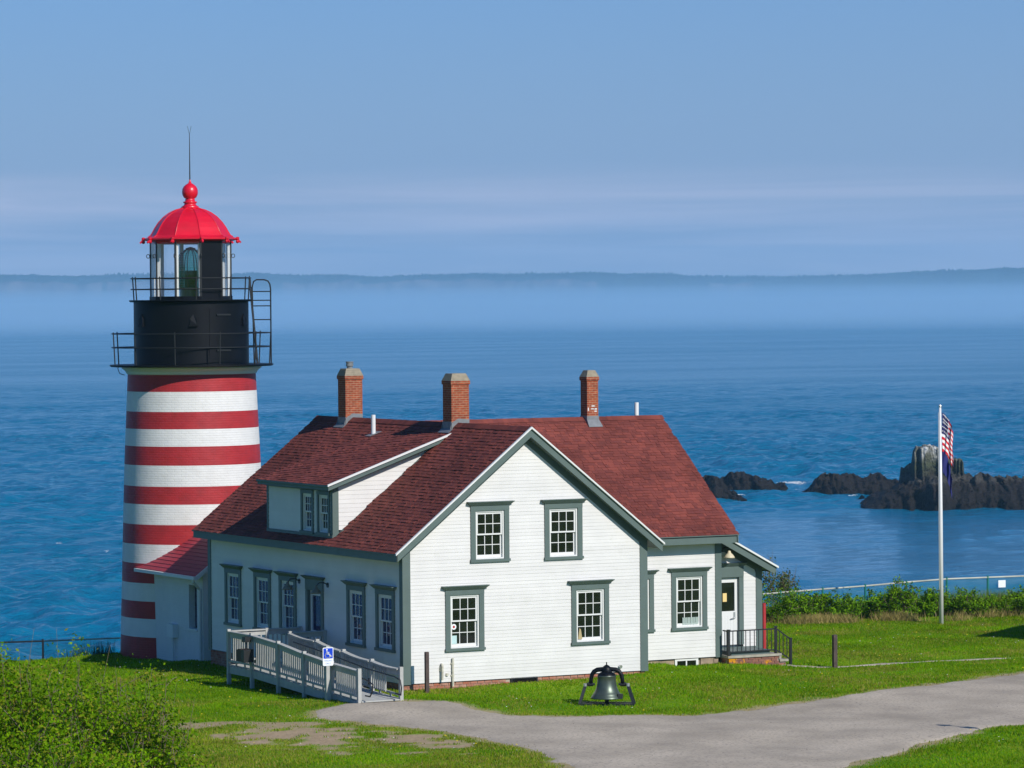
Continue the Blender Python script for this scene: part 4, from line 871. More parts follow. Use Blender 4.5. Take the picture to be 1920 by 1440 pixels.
# ------------------------------------------------------------------ wheelchair ramp
ramp = thing('wheelchair_ramp', (-1.6, 2.2, -.3), 'weathered grey wooden wheelchair ramp with slatted railings up to the shaded side door', 'ramp')
XF, XR = -2.2, -1.08; YL0, YL1 = 4.70, 6.25; YEND = -1.98
GR = M['ramp']
dz = lambda y: .15 if y >= YL0 else .15 - (YL0-y)*(.15+.15)/(YL0-YEND)
rz_ = lambda y: 1.06 if y >= YL0 else float(np.interp(y, [YEND, -.4, 1.4, 3.0, YL0], [.62, .69, .82, .97, 1.05]))
y = YL1
while y > YEND-.02:
    y1 = y; y0 = max(y-.138, YEND-.02); xa, xb = (XF+.02, -.02) if y0 >= YL0-.01 else (XF+.02, XR+.05)
    MB().hexa([(xa,y0,dz(y0)-.035),(xb,y0,dz(y0)-.035),(xb,y1,dz(y1)-.035),(xa,y1,dz(y1)-.035),(xa,y0,dz(y0)),(xb,y0,dz(y0)),(xb,y1,dz(y1)),(xa,y1,dz(y1))]).build('plank', GR, ramp)
    y = y0-.007
def skirt(x, ya, yb): MB().hexa([(x-.02,ya,dz(ya)-.24),(x+.02,ya,dz(ya)-.24),(x+.02,yb,dz(yb)-.24),(x-.02,yb,dz(yb)-.24),(x-.02,ya,dz(ya)-.04),(x+.02,ya,dz(ya)-.04),(x+.02,yb,dz(yb)-.04),(x-.02,yb,dz(yb)-.04)]).build('skirt', GR, ramp)
FP = [6.23, 4.70, 3.0, 1.38, -.30, -1.92]; RP = [4.76, 3.05, 1.42, -.28, -1.97]
for a, c in zip(FP[1:], FP[:-1]): skirt(XF, a+.05, c-.05)
for a, c in zip(RP[1:], RP[:-1]): skirt(XR, a+.05, c-.05)
def post(x, y, zt, w=.095): MB().box(x-w/2, x+w/2, y-w/2, y+w/2, gz(x, y)-.05, zt).build('post', GR, ramp)
for y in FP: post(XF-.02, y, rz_(y)+.055)
for y in RP: post(XR+.02, y, rz_(y)+.045)
post(-1.06, 6.28, 1.09); post(-.06, 6.28, 1.09); post(-.06, 4.72, 1.10)
protob = MB().box(-.018, .018, -.018, .018, 0, 1).build('baluster', GR, ramp, org=(0,0,0))
first = [True]
def baluster(x, y, z0, z1):
    o = protob
    if not first[0]: o = protob.copy(); COL.objects.link(o); o.parent = ramp
    first[0] = False
    o.location = Vector((x, y, z0)) - WORLD[ramp.name]; o.scale = (1, 1, z1-z0)
def railing(x, ys, sag=.0, low=.10):
    for a, c in zip(ys[1:], ys[:-1]):
        n = 6; pa = []
        for i in range(n+1):
            y = a+.05+(c-a-.10)*i/n; pa.append((y, rz_(a)+(rz_(c)-rz_(a))*i/n - sag*math.sin(math.pi*i/n)))
        q = MB()
        for (y0, z0), (y1, z1) in zip(pa[:-1], pa[1:]):
            q.hexa([(x-.075,y0,z0-.032),(x+.075,y0,z0-.032),(x+.075,y1,z1-.032),(x-.075,y1,z1-.032),(x-.075,y0,z0),(x+.075,y0,z0),(x+.075,y1,z1),(x-.075,y1,z1)])
        q.build('top_rail', GR, ramp); q = MB()
        for (y0, z0), (y1, z1) in zip(pa[:-1], pa[1:]):
            q.hexa([(x-.022,y0,z0-.17),(x+.016,y0,z0-.17),(x+.016,y1,z1-.17),(x-.022,y1,z1-.17),(x-.022,y0,z0-.034),(x+.016,y0,z0-.034),(x+.016,y1,z1-.034),(x-.022,y1,z1-.034)])
        q.build('rail_board', GR, ramp)
        MB().bar((x,a+.04,dz(a)+low),(x,c-.04,dz(c)+low), .04, .05).build('bottom_rail', GR, ramp)
        for ky in (.33, .7): yy = a+(c-a)*ky; MB().box(x-.02, x+.02, yy-.02, yy+.02, dz(yy)-.04, dz(yy)+low-.02).build('block', GR, ramp)
        nb_ = int(round((c-a-.1)/.118))
        for i in range(1, nb_):
            y = a+.05+(c-a-.1)*i/nb_
            if x == XR and a < -1.5 and y < -1.30: continue
            zt_ = rz_(a)+(rz_(c)-rz_(a))*i/nb_ - .10; baluster(x+(.035 if x == XF else -.035), y, dz(y)+low-.01, zt_)
railing(XF, FP); railing(XR, RP, .03)
def xrail(y, x0, x1, z, low):
    MB().box(x0, x1, y-.075, y+.075, z-.032, z).build('top_rail', GR, ramp); MB().box(x0, x1, y-.02, y+.02, z-.16, z-.034).build('rail_board', GR, ramp); MB().box(x0, x1, y-.02, y+.02, low, low+.05).build('bottom_rail', GR, ramp)
    n = int((x1-x0)/.118)
    for i in range(1, n): baluster(x0+(x1-x0)*i/n, y, low, z-.10)
xrail(6.27, XF+.05, -1.11, 1.07, .24); xrail(6.27, -1.01, -.10, 1.07, .24); xrail(4.72, XR+.08, -.11, 1.08, .24)
def hand(x, pts): MB().tube([(x, y, z) for y, z in pts], .019, 8).build('handrail', M['iron'], ramp)
hand(XR-.14, [(4.2, .86), (3, .78), (1.4, .65), (-.3, .50), (-1.9, .42), (-2.25, .36), (-2.32, .18), (-2.28, -.02), (-1.98, .0)])
hand(XF+.14, [(3.0, .72), (1.4, .62), (-.3, .50), (-1.95, .40), (-2.4, .30), (-2.34, .10), (-2.22, -.02), (-1.95, -.02)])
# donation box on the second post
bxn = thing('donation_box', (-2.30, 4.72, .4), 'small brown wooden box fixed outside the ramp railing with a black panel above', 'box')
MB().prism([(4.50,.36),(4.98,.36),(4.98,.66),(4.80,.70),(4.50,.70)], 'x', -2.56, -2.30).build('case', M['brown_box'], bxn); MB().box(-2.57,-2.29,4.44,4.60,.352,.70).build('side_panel', M['iron'], bxn)
MB().box(-2.46,-2.285,4.60,4.80,.88,1.02).build('black_panel', M['iron'], bxn); MB().tube([(-2.38,4.7,.64),(-2.38,4.7,.98)], .018, 8).build('stem', M['iron'], bxn)

# accessible parking sign
sgn = thing('parking_sign', (-2.42, -.46, -.25), 'blue and white wheelchair parking sign on a pale post before the ramp', 'sign')
sx, sy = -2.42, -.46; MB().box(sx-.048, sx+.048, sy-.048, sy+.048, -.5, 1.16).build('post', M['ramp'], sgn)
sw = Wall(sx, sy-.052, (1,0), (0,-1))
rx_, ry_ = (C_ := (CAM-Vector((sx,sy,0)))).x, C_.y
def rrect(u0, u1, z0, z1, r, n=5):
    P = []
    for cx_, cz_, a0 in ((u1-r,z1-r,0),(u0+r,z1-r,90),(u0+r,z0+r,180),(u1-r,z0+r,270)):
        for i in range(n+1): a = math.radians(a0+90*i/n); P.append((cx_+r*math.cos(a), cz_+r*math.sin(a)))
    return P
def plate(name, poly, n0, n1, m, parent): return MB().add([sw.P(u, z, n0) for u, z in poly]+[sw.P(u, z, n1) for u, z in poly], [tuple(range(len(poly)))[::-1], tuple(range(len(poly), 2*len(poly)))]+[(i, (i+1) % len(poly), len(poly)+(i+1) % len(poly), len(poly)+i) for i in range(len(poly))]).build(name, m, parent)
pa_ = plate('plate', rrect(-.15,.15,.65,1.12,.03), 0, .006, M['sign_white'], sgn)
plate('blue_field', rrect(-.132,.132,.835,1.10,.018), .006, .008, M['sign_blue'], pa_)
q = MB()
def disc(c, r, n0=.0085, n1=.0095, k=14):
    P = [(c[0]+r*math.cos(2*math.pi*i/k), c[1]+r*math.sin(2*math.pi*i/k)) for i in range(k)]; q.add([sw.P(u, z, n1) for u, z in P], [tuple(range(k))])
def stroke(pts, w):
    for (a, c) in zip(pts[:-1], pts[1:]):
        d = Vector((c[0]-a[0], c[1]-a[1])).normalized(); nx, nz_ = -d.y*w/2, d.x*w/2
        q.add([sw.P(a[0]+nx, a[1]+nz_, .0095), sw.P(a[0]-nx, a[1]-nz_, .0095), sw.P(c[0]-nx, c[1]-nz_, .0095), sw.P(c[0]+nx, c[1]+nz_, .0095)], [(0,1,2,3)])
    for p in pts: disc(p, w/2)
disc((-.035, 1.065), .021); stroke([(-.035,1.03),(-.028,.955),(.035,.955),(.068,.885),(.095,.898)], .024); stroke([(-.03,.995),(.03,.995)], .018)
stroke([(-.012+.068*math.cos(math.radians(a)), .918+.068*math.sin(math.radians(a))) for a in range(110, 350, 16)], .018)
q.build('wheelchair_symbol', M['sign_white'], pa_, fix=False)
def text(name, s, size, wf, u, z, n, m, parent):
    cu = bpy.data.curves.new(name, 'FONT'); cu.body = s; cu.size = size; cu.align_x = 'CENTER'; cu.extrude = .001
    t = bpy.data.objects.new('tmp', cu); COL.objects.link(t); dg = bpy.context.evaluated_depsgraph_get(); me = bpy.data.meshes.new_from_object(t.evaluated_get(dg)); bpy.data.objects.remove(t); bpy.data.curves.remove(cu)
    for v in me.vertices: v.co = wf.P(u+v.co.x, z+v.co.y, n+v.co.z) - WORLD[parent.name]
    me.materials.clear(); me.materials.append(m); o = bpy.data.objects.new(name, me); reg(o, WORLD[parent.name], parent); return o
text('lettering', 'PARKING', .056, sw, 0, .762, .0075, M['sign_text'], pa_); text('lettering', 'ONLY', .056, sw, 0, .690, .0075, M['sign_text'], pa_)

# brown marker posts, red post
def marker(x, y, h, label, w=.10):
    z = gz(x, y); p = MB().box(x-w/2, x+w/2, y-w*.4, y+w*.4, z-.2, z+h); p.hexa([(x-w/2,y-w*.4,z+h),(x+w/2,y-w*.4,z+h),(x+w/2,y+w*.4,z+h),(x-w/2,y+w*.4,z+h),(x-w/2+.012,y-w*.4+.012,z+h+.012),(x+w/2-.012,y-w*.4+.012,z+h+.012),(x+w/2-.012,y+w*.4-.012,z+h+.012),(x-w/2+.012,y+w*.4-.012,z+h+.012)])
    return tag(p.build('marker_post', M['post_brown'], org=(x, y, z)), label, 'post', 'brown marker posts on the lawn')
marker(.36, -.62, 1.06, 'brown wooden marker post at the near left corner of the house', .10); marker(13.93, 1.0, .92, 'brown wooden marker post standing alone right of the stoop', .12)
q = MB().tube([(14.05,4.95,-.5),(14.05,4.95,1.20)], .055, 12); tag(q.build('red_post', M['redpost'], org=(14.05,4.95,-.3)), 'slim red post just beyond the porch corner', 'post')
# ------------------------------------------------------------------ lighthouse tower
TB = gz(TWX, TWY-2.3)
tow = thing('lighthouse', (TWX, TWY, -.8), 'lighthouse tower with red and white stripes, black gallery and bright red dome', 'lighthouse')
C2 = (TWX, TWY)
rt = lambda z: float(np.interp(z, [-1.3, -.6, 5.09, 7.83], [2.285, 2.262, 2.083, 1.955]))
bands = [-1.4,-.104,.456,.98,1.529,2.125,2.704,3.30,3.913,4.452,5.088,5.66,6.182,6.705,7.309,7.84]
for i, (a, c) in enumerate(zip(bands[:-1], bands[1:])):
    red = i % 2 == 0; n = max(2, int((c-a)/.12)); pr = [(rt(a+(c-a)*j/n), a+(c-a)*j/n) for j in range(n+1)]
    MB().lathe(pr, C2, 96).build('red_band' if red else 'white_band', M['tower_red' if red else 'tower_white'], tow, smooth=True)
MB().lathe([(1.955,7.82),(1.99,7.84),(2.0,7.87),(2.03,7.92),(2.10,7.98),(2.135,8.0),(2.135,8.045),(1.7,8.05)], C2, 96).build('cornice', M['white_trim'], tow, smooth=False)
def deck_ring(r0, r1, z0, z1, name): 
    n = 10; return MB().lathe([(r0,z0),(r1-.04,z0),(r1,z0+.03),(r1,z1),(r0,z1)], C2, 80).build(name, M['black'], tow)
gal = deck_ring(1.4, 2.50, 8.05, 8.115, 'gallery_deck'); up = deck_ring(.9, 1.89, 10.02, 10.085, 'upper_deck')
drum = MB().lathe([(1.755,8.116),(1.755,10.02)], C2, 96).build('watch_room', M['black'], tow, smooth=True)
def on_drum(name, a_deg, z0, z1, w, d, parent=drum, m='black', r=1.755, taper=None):
    a = math.radians(a_deg); n = Vector((math.sin(a), -math.cos(a), 0)); u = Vector((math.cos(a), math.sin(a), 0)); c = Vector((TWX, TWY, 0)); q = MB()
    P = lambda uu, z, o: c + n*(r+o) + u*uu + Vector((0, 0, z))
    if taper: q.add([P(-w/2,z0,-.05),P(w/2,z0,-.05),P(w/2,z1,-.05),P(0,z1+taper,-.05),P(-w/2,z1,-.05),P(-w/2,z0,d),P(w/2,z0,d),P(w/2,z1,d),P(0,z1+taper,d*.5),P(-w/2,z1,d)], [(4,3,2,1,0),(5,6,7,8,9),(0,1,6,5),(1,2,7,6),(2,3,8,7),(3,4,9,8),(4,0,5,9)])
    else: q.hexa([P(-w/2,z0,-.08),P(w/2,z0,-.08),P(w/2,z0,d),P(-w/2,z0,d),P(-w/2,z1,-.08),P(w/2,z1,-.08),P(w/2,z1,d),P(-w/2,z1,d)])
    return q.build(name, M[m], parent)
CAMA = -23.3
for a in (2, 64, -58): on_drum('vent_hood', CAMA+a, 9.33, 9.50, .20, .05, taper=.15); on_drum('vent_lip', CAMA+a, 9.28, 9.325, .25, .08)
# curved door leaf standing a little proud, with two strap hinges
q = MB(); n = 10
for i in range(n):
    a0, a1 = math.radians(CAMA+18+20*i/n), math.radians(CAMA+18+20*(i+1)/n); rr0, rr1 = 1.74, 1.772
    V = [(TWX+r_*math.sin(a), TWY-r_*math.cos(a), z) for z in (8.3, 9.80) for (r_, a) in ((rr0,a0),(rr0,a1),(rr1,a1),(rr1,a0))]; q.hexa(V)
q.build('door', M['black'], drum)
for z in (9.60, 8.52): on_drum('hinge', CAMA+33, z, z+.05, .50, .05, m='steel' if 0 else 'iron')
# railings
def gallery_rail(r, z0, heights, n, off, name, lean=0.0, pr=.018):
    root = None
    pa = [math.radians(CAMA+off+360/n*k_) for k_ in range(n)]
    q = MB().tube([(TWX+r*math.sin(a), TWY-r*math.cos(a), z0+heights[0]) for a in np.linspace(0, 2*math.pi, 61)], pr, 6, caps=False); g = q.build(name, M['iron'], tow)
    for h in heights[1:]: MB().tube([(TWX+r*math.sin(a), TWY-r*math.cos(a), z0+h) for a in np.linspace(0, 2*math.pi, 61)], pr, 6, caps=False).build('rail', M['iron'], g)
    for a in pa:
        q = MB().tube([(TWX+(r-lean)*math.sin(a), TWY-(r-lean)*math.cos(a), z0-.02), (TWX+r*math.sin(a), TWY-r*math.cos(a), z0+heights[0]+.05)], pr*1.15, 6); q.build('post', M['iron'], g)
gallery_rail(2.43, 8.11, [.95, .53], 11, -12, 'gallery_railing', .05); gallery_rail(1.83, 10.08, [.66, .33], 10, 5, 'upper_railing', .04)
# ladder on the right of the drum
la = math.radians(CAMA+84); ln = Vector((math.sin(la), -math.cos(la), 0)); lu = Vector((math.cos(la), math.sin(la), 0)); TC = Vector((TWX, TWY, 0))
def LP(o, u, z): return TC+ln*o+lu*u+Vector((0,0,z))
lad = MB().tube([LP(2.02,-.16,8.11), LP(1.80,-.16,10.72)], .022, 6).build('ladder', M['iron'], tow)
MB().tube([LP(2.02,.16,8.11), LP(1.80,.16,10.72)], .022, 6).build('stile', M['iron'], lad)
for j in range(10): t = (j+.5)/10; MB().tube([LP(2.02-.2*t,-.16,8.2+2.3*t), LP(2.02-.2*t,.16,8.2+2.3*t)], .014, 6).build('rung', M['iron'], lad)
hp = [(1.93,8.11),(1.89,10.45),(1.93,10.62),(2.02,10.68),(2.25,10.68),(2.37,10.64),(2.43,10.54),(2.45,10.40),(2.45,8.11)]
cage = MB().tube([LP(o,-.12,z) for o, z in hp], .022, 6).build('ladder_cage', M['iron'], tow)
for z in (10.32, 10.05, 9.88, 9.46, 9.06): MB().tube([LP(1.9,-.12,z), LP(2.45,-.12,z)], .017, 6).build('rung', M['iron'], cage)

# lantern: ten-sided, glazed, with one blank panel
NL = 10; A0 = CAMA+14; RL = 1.24
la_ = [math.radians(A0+36*k_) for k_ in range(NL)]
LV = lambda k_, z, r=RL: (TWX+r*math.sin(la_[k_ % NL]), TWY-r*math.cos(la_[k_ % NL]), z)
base = MB(); 
for k_ in range(NL): base.hexa([LV(k_,10.086,RL-.1),LV(k_+1,10.086,RL-.1),LV(k_+1,10.086,RL+.03),LV(k_,10.086,RL+.03),LV(k_,10.19,RL-.1),LV(k_+1,10.19,RL-.1),LV(k_+1,10.19,RL+.03),LV(k_,10.19,RL+.03)])
lan = base.build('lantern', M['black'], tow)
for k_ in range(NL):
    MB().bar(LV(k_,10.19,RL-.02), LV(k_,11.86,RL-.02), .05).build('mullion', M['iron'], lan)
    MB().bar(LV(k_,10.19,RL-.085), LV(k_,11.86,RL-.085), .10).build('inner_post', M['white_trim'], lan)
    blank = k_ in (0,)
    q = MB(); f_ = lambda kk, t: tuple(np.array(LV(kk,0,RL-.02))*(1-t)+np.array(LV(kk+1,0,RL-.02))*t)
    p0, p1 = np.array(f_(k_,.03)), np.array(f_(k_,.97)); ou = np.array([math.sin((la_[k_]+la_[(k_+1) % NL]+(2*math.pi if k_ == NL-1 else 0))/2), -math.cos((la_[k_]+la_[(k_+1) % NL]+(2*math.pi if k_ == NL-1 else 0))/2), 0])*(.03 if blank else .012)
    q.hexa([(*p0[:2],10.19),(*p1[:2],10.19),(*(p1+ou)[:2],10.19),(*(p0+ou)[:2],10.19),(*p0[:2],11.86),(*p1[:2],11.86),(*(p1+ou)[:2],11.86),(*(p0+ou)[:2],11.86)])
    q.build('blank_panel' if blank else 'pane', M['black'] if blank else M['clear_glass'], lan)
    MB().tube([(TWX+(RL+.06+.05*math.cos(t))*math.sin(la_[k_]), TWY-(RL+.06+.05*math.cos(t))*math.cos(la_[k_]), 11.42+.06*math.sin(t)) for t in np.linspace(0, 2*math.pi, 9)], .012, 5, caps=False).build('hand_ring', M['iron'], lan)
MB().lathe([(RL-.12,11.80),(RL-.02,11.80),(RL-.02,11.86),(RL-.12,11.86)], C2, NL, a0=la_[0]).build('head_ring', M['white_trim'], lan)
MB().lathe([(.05,10.19),(1.2,10.19)], C2, 30).build('lantern_floor', M['black'], lan)
# dome: faceted, slightly concave skirt
prof = [(1.22,11.79),(1.24,11.86),(1.40,11.90),(1.43,11.925),(1.43,11.965),(1.30,12.0),(1.22,12.05),(1.15,12.16),(1.08,12.29),(.97,12.45),(.82,12.61),(.64,12.74),(.45,12.83),(.30,12.87),(.25,12.90)]
dome = MB().lathe(prof, C2, NL, a0=la_[0]).build('dome', M['lantern_red'], tow)
for k_ in range(NL):
    MB().tube([(TWX+(r+.004)*math.sin(la_[k_]), TWY-(r+.004)*math.cos(la_[k_]), z) for r, z in prof[5:]], .016, 6).build('rib', M['lantern_red'], dome)
    c = LV(k_, 11.90, 1.44); q = MB().lathe([(.01,11.80),(.05,11.82),(.06,11.86),(.045,11.90),(.06,11.94),(.055,11.985),(.02,12.0)], (c[0], c[1]), 8); d = (math.sin(la_[k_]), -math.cos(la_[k_])); q.bar((c[0],c[1],11.93), (c[0]+d[0]*.10, c[1]+d[1]*.10, 11.82), .05); q.build('corner_ornament', M['lantern_red'], dome)
MB().lathe([(.25,12.88),(.27,12.93),(.20,12.97),(.17,13.02),(.21,13.05),(.21,13.08),(.15,13.10),(.15,13.15),(.13,13.17),(.19,13.21),(.232,13.29),(.245,13.38),(.232,13.47),(.19,13.55),(.12,13.61),(.05,13.65),(.03,13.72),(.012,13.78)], C2, 32).build('ball_finial', M['lantern_red'], dome, smooth=True)
q = MB().tube([(TWX,TWY,13.7),(TWX,TWY,15.15)], [.022,.010], 6); q.tube([(TWX,TWY,15.13),(TWX+.05,TWY-.025,15.39)], .006, 5); q.tube([(TWX,TWY,15.13),(TWX-.05,TWY+.025,15.39)], .006, 5); q.build('lightning_rod', M['iron'], dome)
MB().tube([LP(-2.05,-.9,8.1), LP(-2.2,-.6,8.02), LP(-2.15,-.5,7.85), LP(-2.0,-.45,7.8)], .012, 6).build('cable', M['iron'], tow)
# lens
lens = thing('fresnel_lens', (TWX, TWY, 10.19), 'green glass beehive lens standing inside the lantern', 'lens')
pl0 = MB().lathe([(.30,10.19),(.30,10.40),(.42,10.42),(.42,10.46)], C2, 24, caps=True).build('pedestal', M['lens_drum'], lens)
for j in range(12):
    z = 11.0+j*.052; r = .47*math.cos(j/12*1.15); MB().lathe([(r*.93,z),(r,z+.012),(r*.98,z+.044),(r*.90,z+.046)], C2, 28).build('prism_ring', M['lens_glass'], lens)
for j in range(5):
    z = 10.46+j*.05; r = .47*(.80+.2*j/4); MB().lathe([(r*.93,z),(r,z+.02),(r*.97,z+.044)], C2, 28).build('prism_ring', M['lens_glass'], lens)
MB().lathe([(.46,10.71),(.475,10.86),(.46,10.99)], C2, 28).build('drum_glass', M['lens_glass'], lens, smooth=True)
MB().lathe([(.20,10.46),(.20,10.98)], C2, 16).build('inner_drum', M['lens_drum'], lens, smooth=True)
for k_ in range(10):
    a = 2*math.pi*k_/10; MB().tube([(TWX+r*math.sin(a), TWY-r*math.cos(a), z) for r, z in ((.40,10.46),(.49,10.70),(.49,11.0),(.45,11.25),(.33,11.48),(.14,11.62))], .014, 5).build('rib', M['brass'], lens)
MB().lathe([(.17,11.60),(.15,11.66),(.02,11.70)], C2, 14).build('crown', M['brass'], lens)

# ------------------------------------------------------------------ low brick passage between tower and house
pas = thing('passage', (TWX, 16.2, -.6), 'low white brick passage with a red shingle roof joining the tower and the house', 'outbuilding')
PX0 = .60; PX1 = 2*TWX-PX0; PY0, PY1 = 14.45, 19.0; PE = 1.985; PS = .76; PEX = .28
zpr = lambda x: PE+PS*(min(x, 2*TWX-x)-PEX)
wy0, wy1, wz0, wz1 = 14.90, 15.50, .37, 1.66
q = MB(); q.box(PX0, PX0+.3, PY0, wy0, -1.4, zpr(PX0)-.1); q.box(PX0, PX0+.3, wy1, PY1, -1.4, zpr(PX0)-.1); q.box(PX0, PX0+.3, wy0, wy1, -1.4, wz0); q.box(PX0, PX0+.3, wy0, wy1, wz1, zpr(PX0)-.1)
q.prism([(PX0+.3,-1.4),(PX1,-1.4),(PX1,zpr(PX1)-.1),(TWX,zpr(TWX)-.1),(PX0+.3,zpr(PX0+.3)-.1)], 'y', PY0+.001, PY0+.3); q.box(PX0+.301, PX0+.4, PY0+.3, PY1, -1.4, 1.9); q.build('wall', M['passage_white'], pas)
pw = MB().box(PX0+.20, PX0+.25, wy0, wy1, wz0, wz1); pw = pw.build('window', M['black'], pas)
for kz in range(4):
    for ky in range(2): MB().box(PX0+.185, PX0+.199, wy0+.04+ky*.27, wy0+.29+ky*.27, wz0+.06+kz*.31, wz0+.34+kz*.31).build('pane', M['glass_violet'], pw)
MB().box(PX0-.04, PX0+.1, wy0-.04, wy1+.04, wz0-.06, wz0-.002).build('sill', M['white_trim'], pw)
pr = MB().prism([(PEX+.02,PE-.06),(TWX,zpr(TWX)-.10),(2*TWX-PEX-.02,PE-.06),(2*TWX-PEX,PE-.012),(TWX,zpr(TWX)-.012),(PEX,PE-.012)], 'y', 14.22, PY1+.2).build('roof', M['white_trim'], pas)
ln_ = math.hypot(1, PS); Ls = (TWX-PEX)*ln_; nC = 17
for sg in (1, -1):
    for j in range(nC):
        t0, t1 = Ls*j/nC, Ls*(j+1)/nC+.02; X0 = PEX+t0/ln_; X1 = min(PEX+t1/ln_, TWX); f = (lambda x: x) if sg == 1 else (lambda x: 2*TWX-x)
        MB().prism([(f(X0),zpr(X0)-.010),(f(X1),zpr(X1)-.012),(f(X1),zpr(X1)-.004),(f(X0),zpr(X0)+.018)], 'y', 14.20, PY1+.2).build('shingle_course', M['passage_roof'], pr)
MB().box(PEX-.10, PEX+.012, 14.16, 18.7, PE-.10, PE-.008).build('gutter', M['white_trim'], pas)
MB().prism([(PEX-.02,PE-.14),(TWX,zpr(TWX)-.16),(TWX,zpr(TWX)+.006),(PEX-.02,PE+.006)], 'y', 14.17, 14.198).build('rake_board', M['white_trim'], pas)
MB().tube([(PEX-.04,14.35,PE-.10),(PEX-.04,14.35,PE-.16),(PX0-.06,14.55,PE-.42),(PX0-.06,14.55,-.62),(PX0-.16,14.53,-.70)], .045, 8).build('downspout', M['white_trim'], pas)
mbx = MB().box(PX0-.17, PX0-.001, 16.33, 16.80, .03, .42).build('meter_box', M['white_trim'], pas); MB().tube([(PX0-.08,16.55,.03),(PX0-.08,16.55,-.9)], .035, 8).build('conduit', M['white_trim'], mbx)

# ------------------------------------------------------------------ bell on its stand
bX, bY = 3.47, -4.62; bz = gz(bX, bY)
bell = thing('bell', (bX, bY, bz), 'bronze fog bell hanging from a black yoke on a low iron stand', 'bell')
bu = Vector((.845, -.535, 0)); bn = Vector((.535, .845, 0)); bc = Vector((bX, bY, bz))
BP = lambda u, z, n=0: bc+bu*u+bn*n+Vector((0,0,z))
px_ = 1/73.6
for n_ in (-.17, .17): MB().bar(BP(-.71,.03,n_), BP(.72,.03,n_), .09, .07).build('sleeper', M['iron'], bell)
for sg in (-1, 1):
    for n_ in (-.17, .17): MB().bar(BP(sg*.69,.05,n_), BP(sg*.545,.50,n_*.35), .075, .06, upv=tuple(bn)).build('leg', M['iron'], bell)
    MB().tube([BP(sg*.545,.49,-.08), BP(sg*.545,.56,-.08)], .042, 10).build('bearing', M['steel'], bell); MB().box(*(0,)*6) if 0 else None
    MB().tube([BP(sg*.56,.535), BP(sg*.30,.535)], .030, 8).build('gudgeon', M['iron'], bell)
    MB().tube([BP(sg*.49,.535), BP(sg*.345,.535)], .052, 10).build('collar', M['iron'], bell)
yk = [(-.41,.53),(-.40,.66),(-.375,.78),(-.32,.86),(-.24,.905),(-.12,.915),(0,.92),(.12,.915),(.24,.905),(.32,.86),(.375,.78),(.40,.66),(.41,.53)]
MB().tube([BP(u, z) for u, z in yk], [.05,.052,.055,.058,.06,.062,.07,.062,.06,.058,.055,.052,.05], 10).build('yoke', M['black'], bell, smooth=True)
MB().lathe([(.12,.86),(.125,.93),(.08,.98),(.045,1.02),(.012,1.04),(.012,1.10)], (0,0), 16).build('cap', M['black'], bell).location = (0, 0, 0)
capo = bpy.data.objects['cap'] if 'cap' in bpy.data.objects else None
def lathe_at(name, prof, m, parent, cx, cy, z0, n=40, smooth=True):
    return MB().lathe([(r, z+z0) for r, z in prof], (cx, cy), n).build(name, m, parent, smooth=smooth)
for o_ in list(bell.children):
    if o_.name.startswith('cap'): bpy.data.objects.remove(o_)
lathe_at('yoke_hub', [(.13,.85),(.135,.93),(.09,.985),(.05,1.02),(.015,1.035),(.015,1.10),(.001,1.10)], M['black'], bell, bX, bY, bz, 20)
lathe_at('bell_head', [(.02,.86),(.10,.86),(.17,.835),(.215,.80),(.232,.775),(.232,.765)], M['black'], bell, bX, bY, bz)
lathe_at('bell_body', [(.226,.768),(.238,.755),(.238,.735),(.232,.72),(.236,.62),(.250,.52),(.275,.42),(.310,.35),(.335,.31),(.345,.30),(.350,.285),(.385,.235),(.408,.20),(.412,.185),(.395,.175),(.33,.23),(.24,.42),(.21,.72)], M['bell'], bell, bX, bY, bz, 56)
q = MB().lathe([(.015,bz+.40),(.02,bz+.2),(.055,bz+.14),(.06,bz+.11),(.035,bz+.07),(.005,bz+.06)], (bX, bY), 14); q.build('clapper', M['iron'], bell, smooth=True)
MB().hexa([tuple(BP(u,z,n)) for z in (.19,.31) for u, n in ((.30,-.27),(.42,-.20),(.40,-.14),(.28,-.20))]).build('striker', M['iron'], bell)

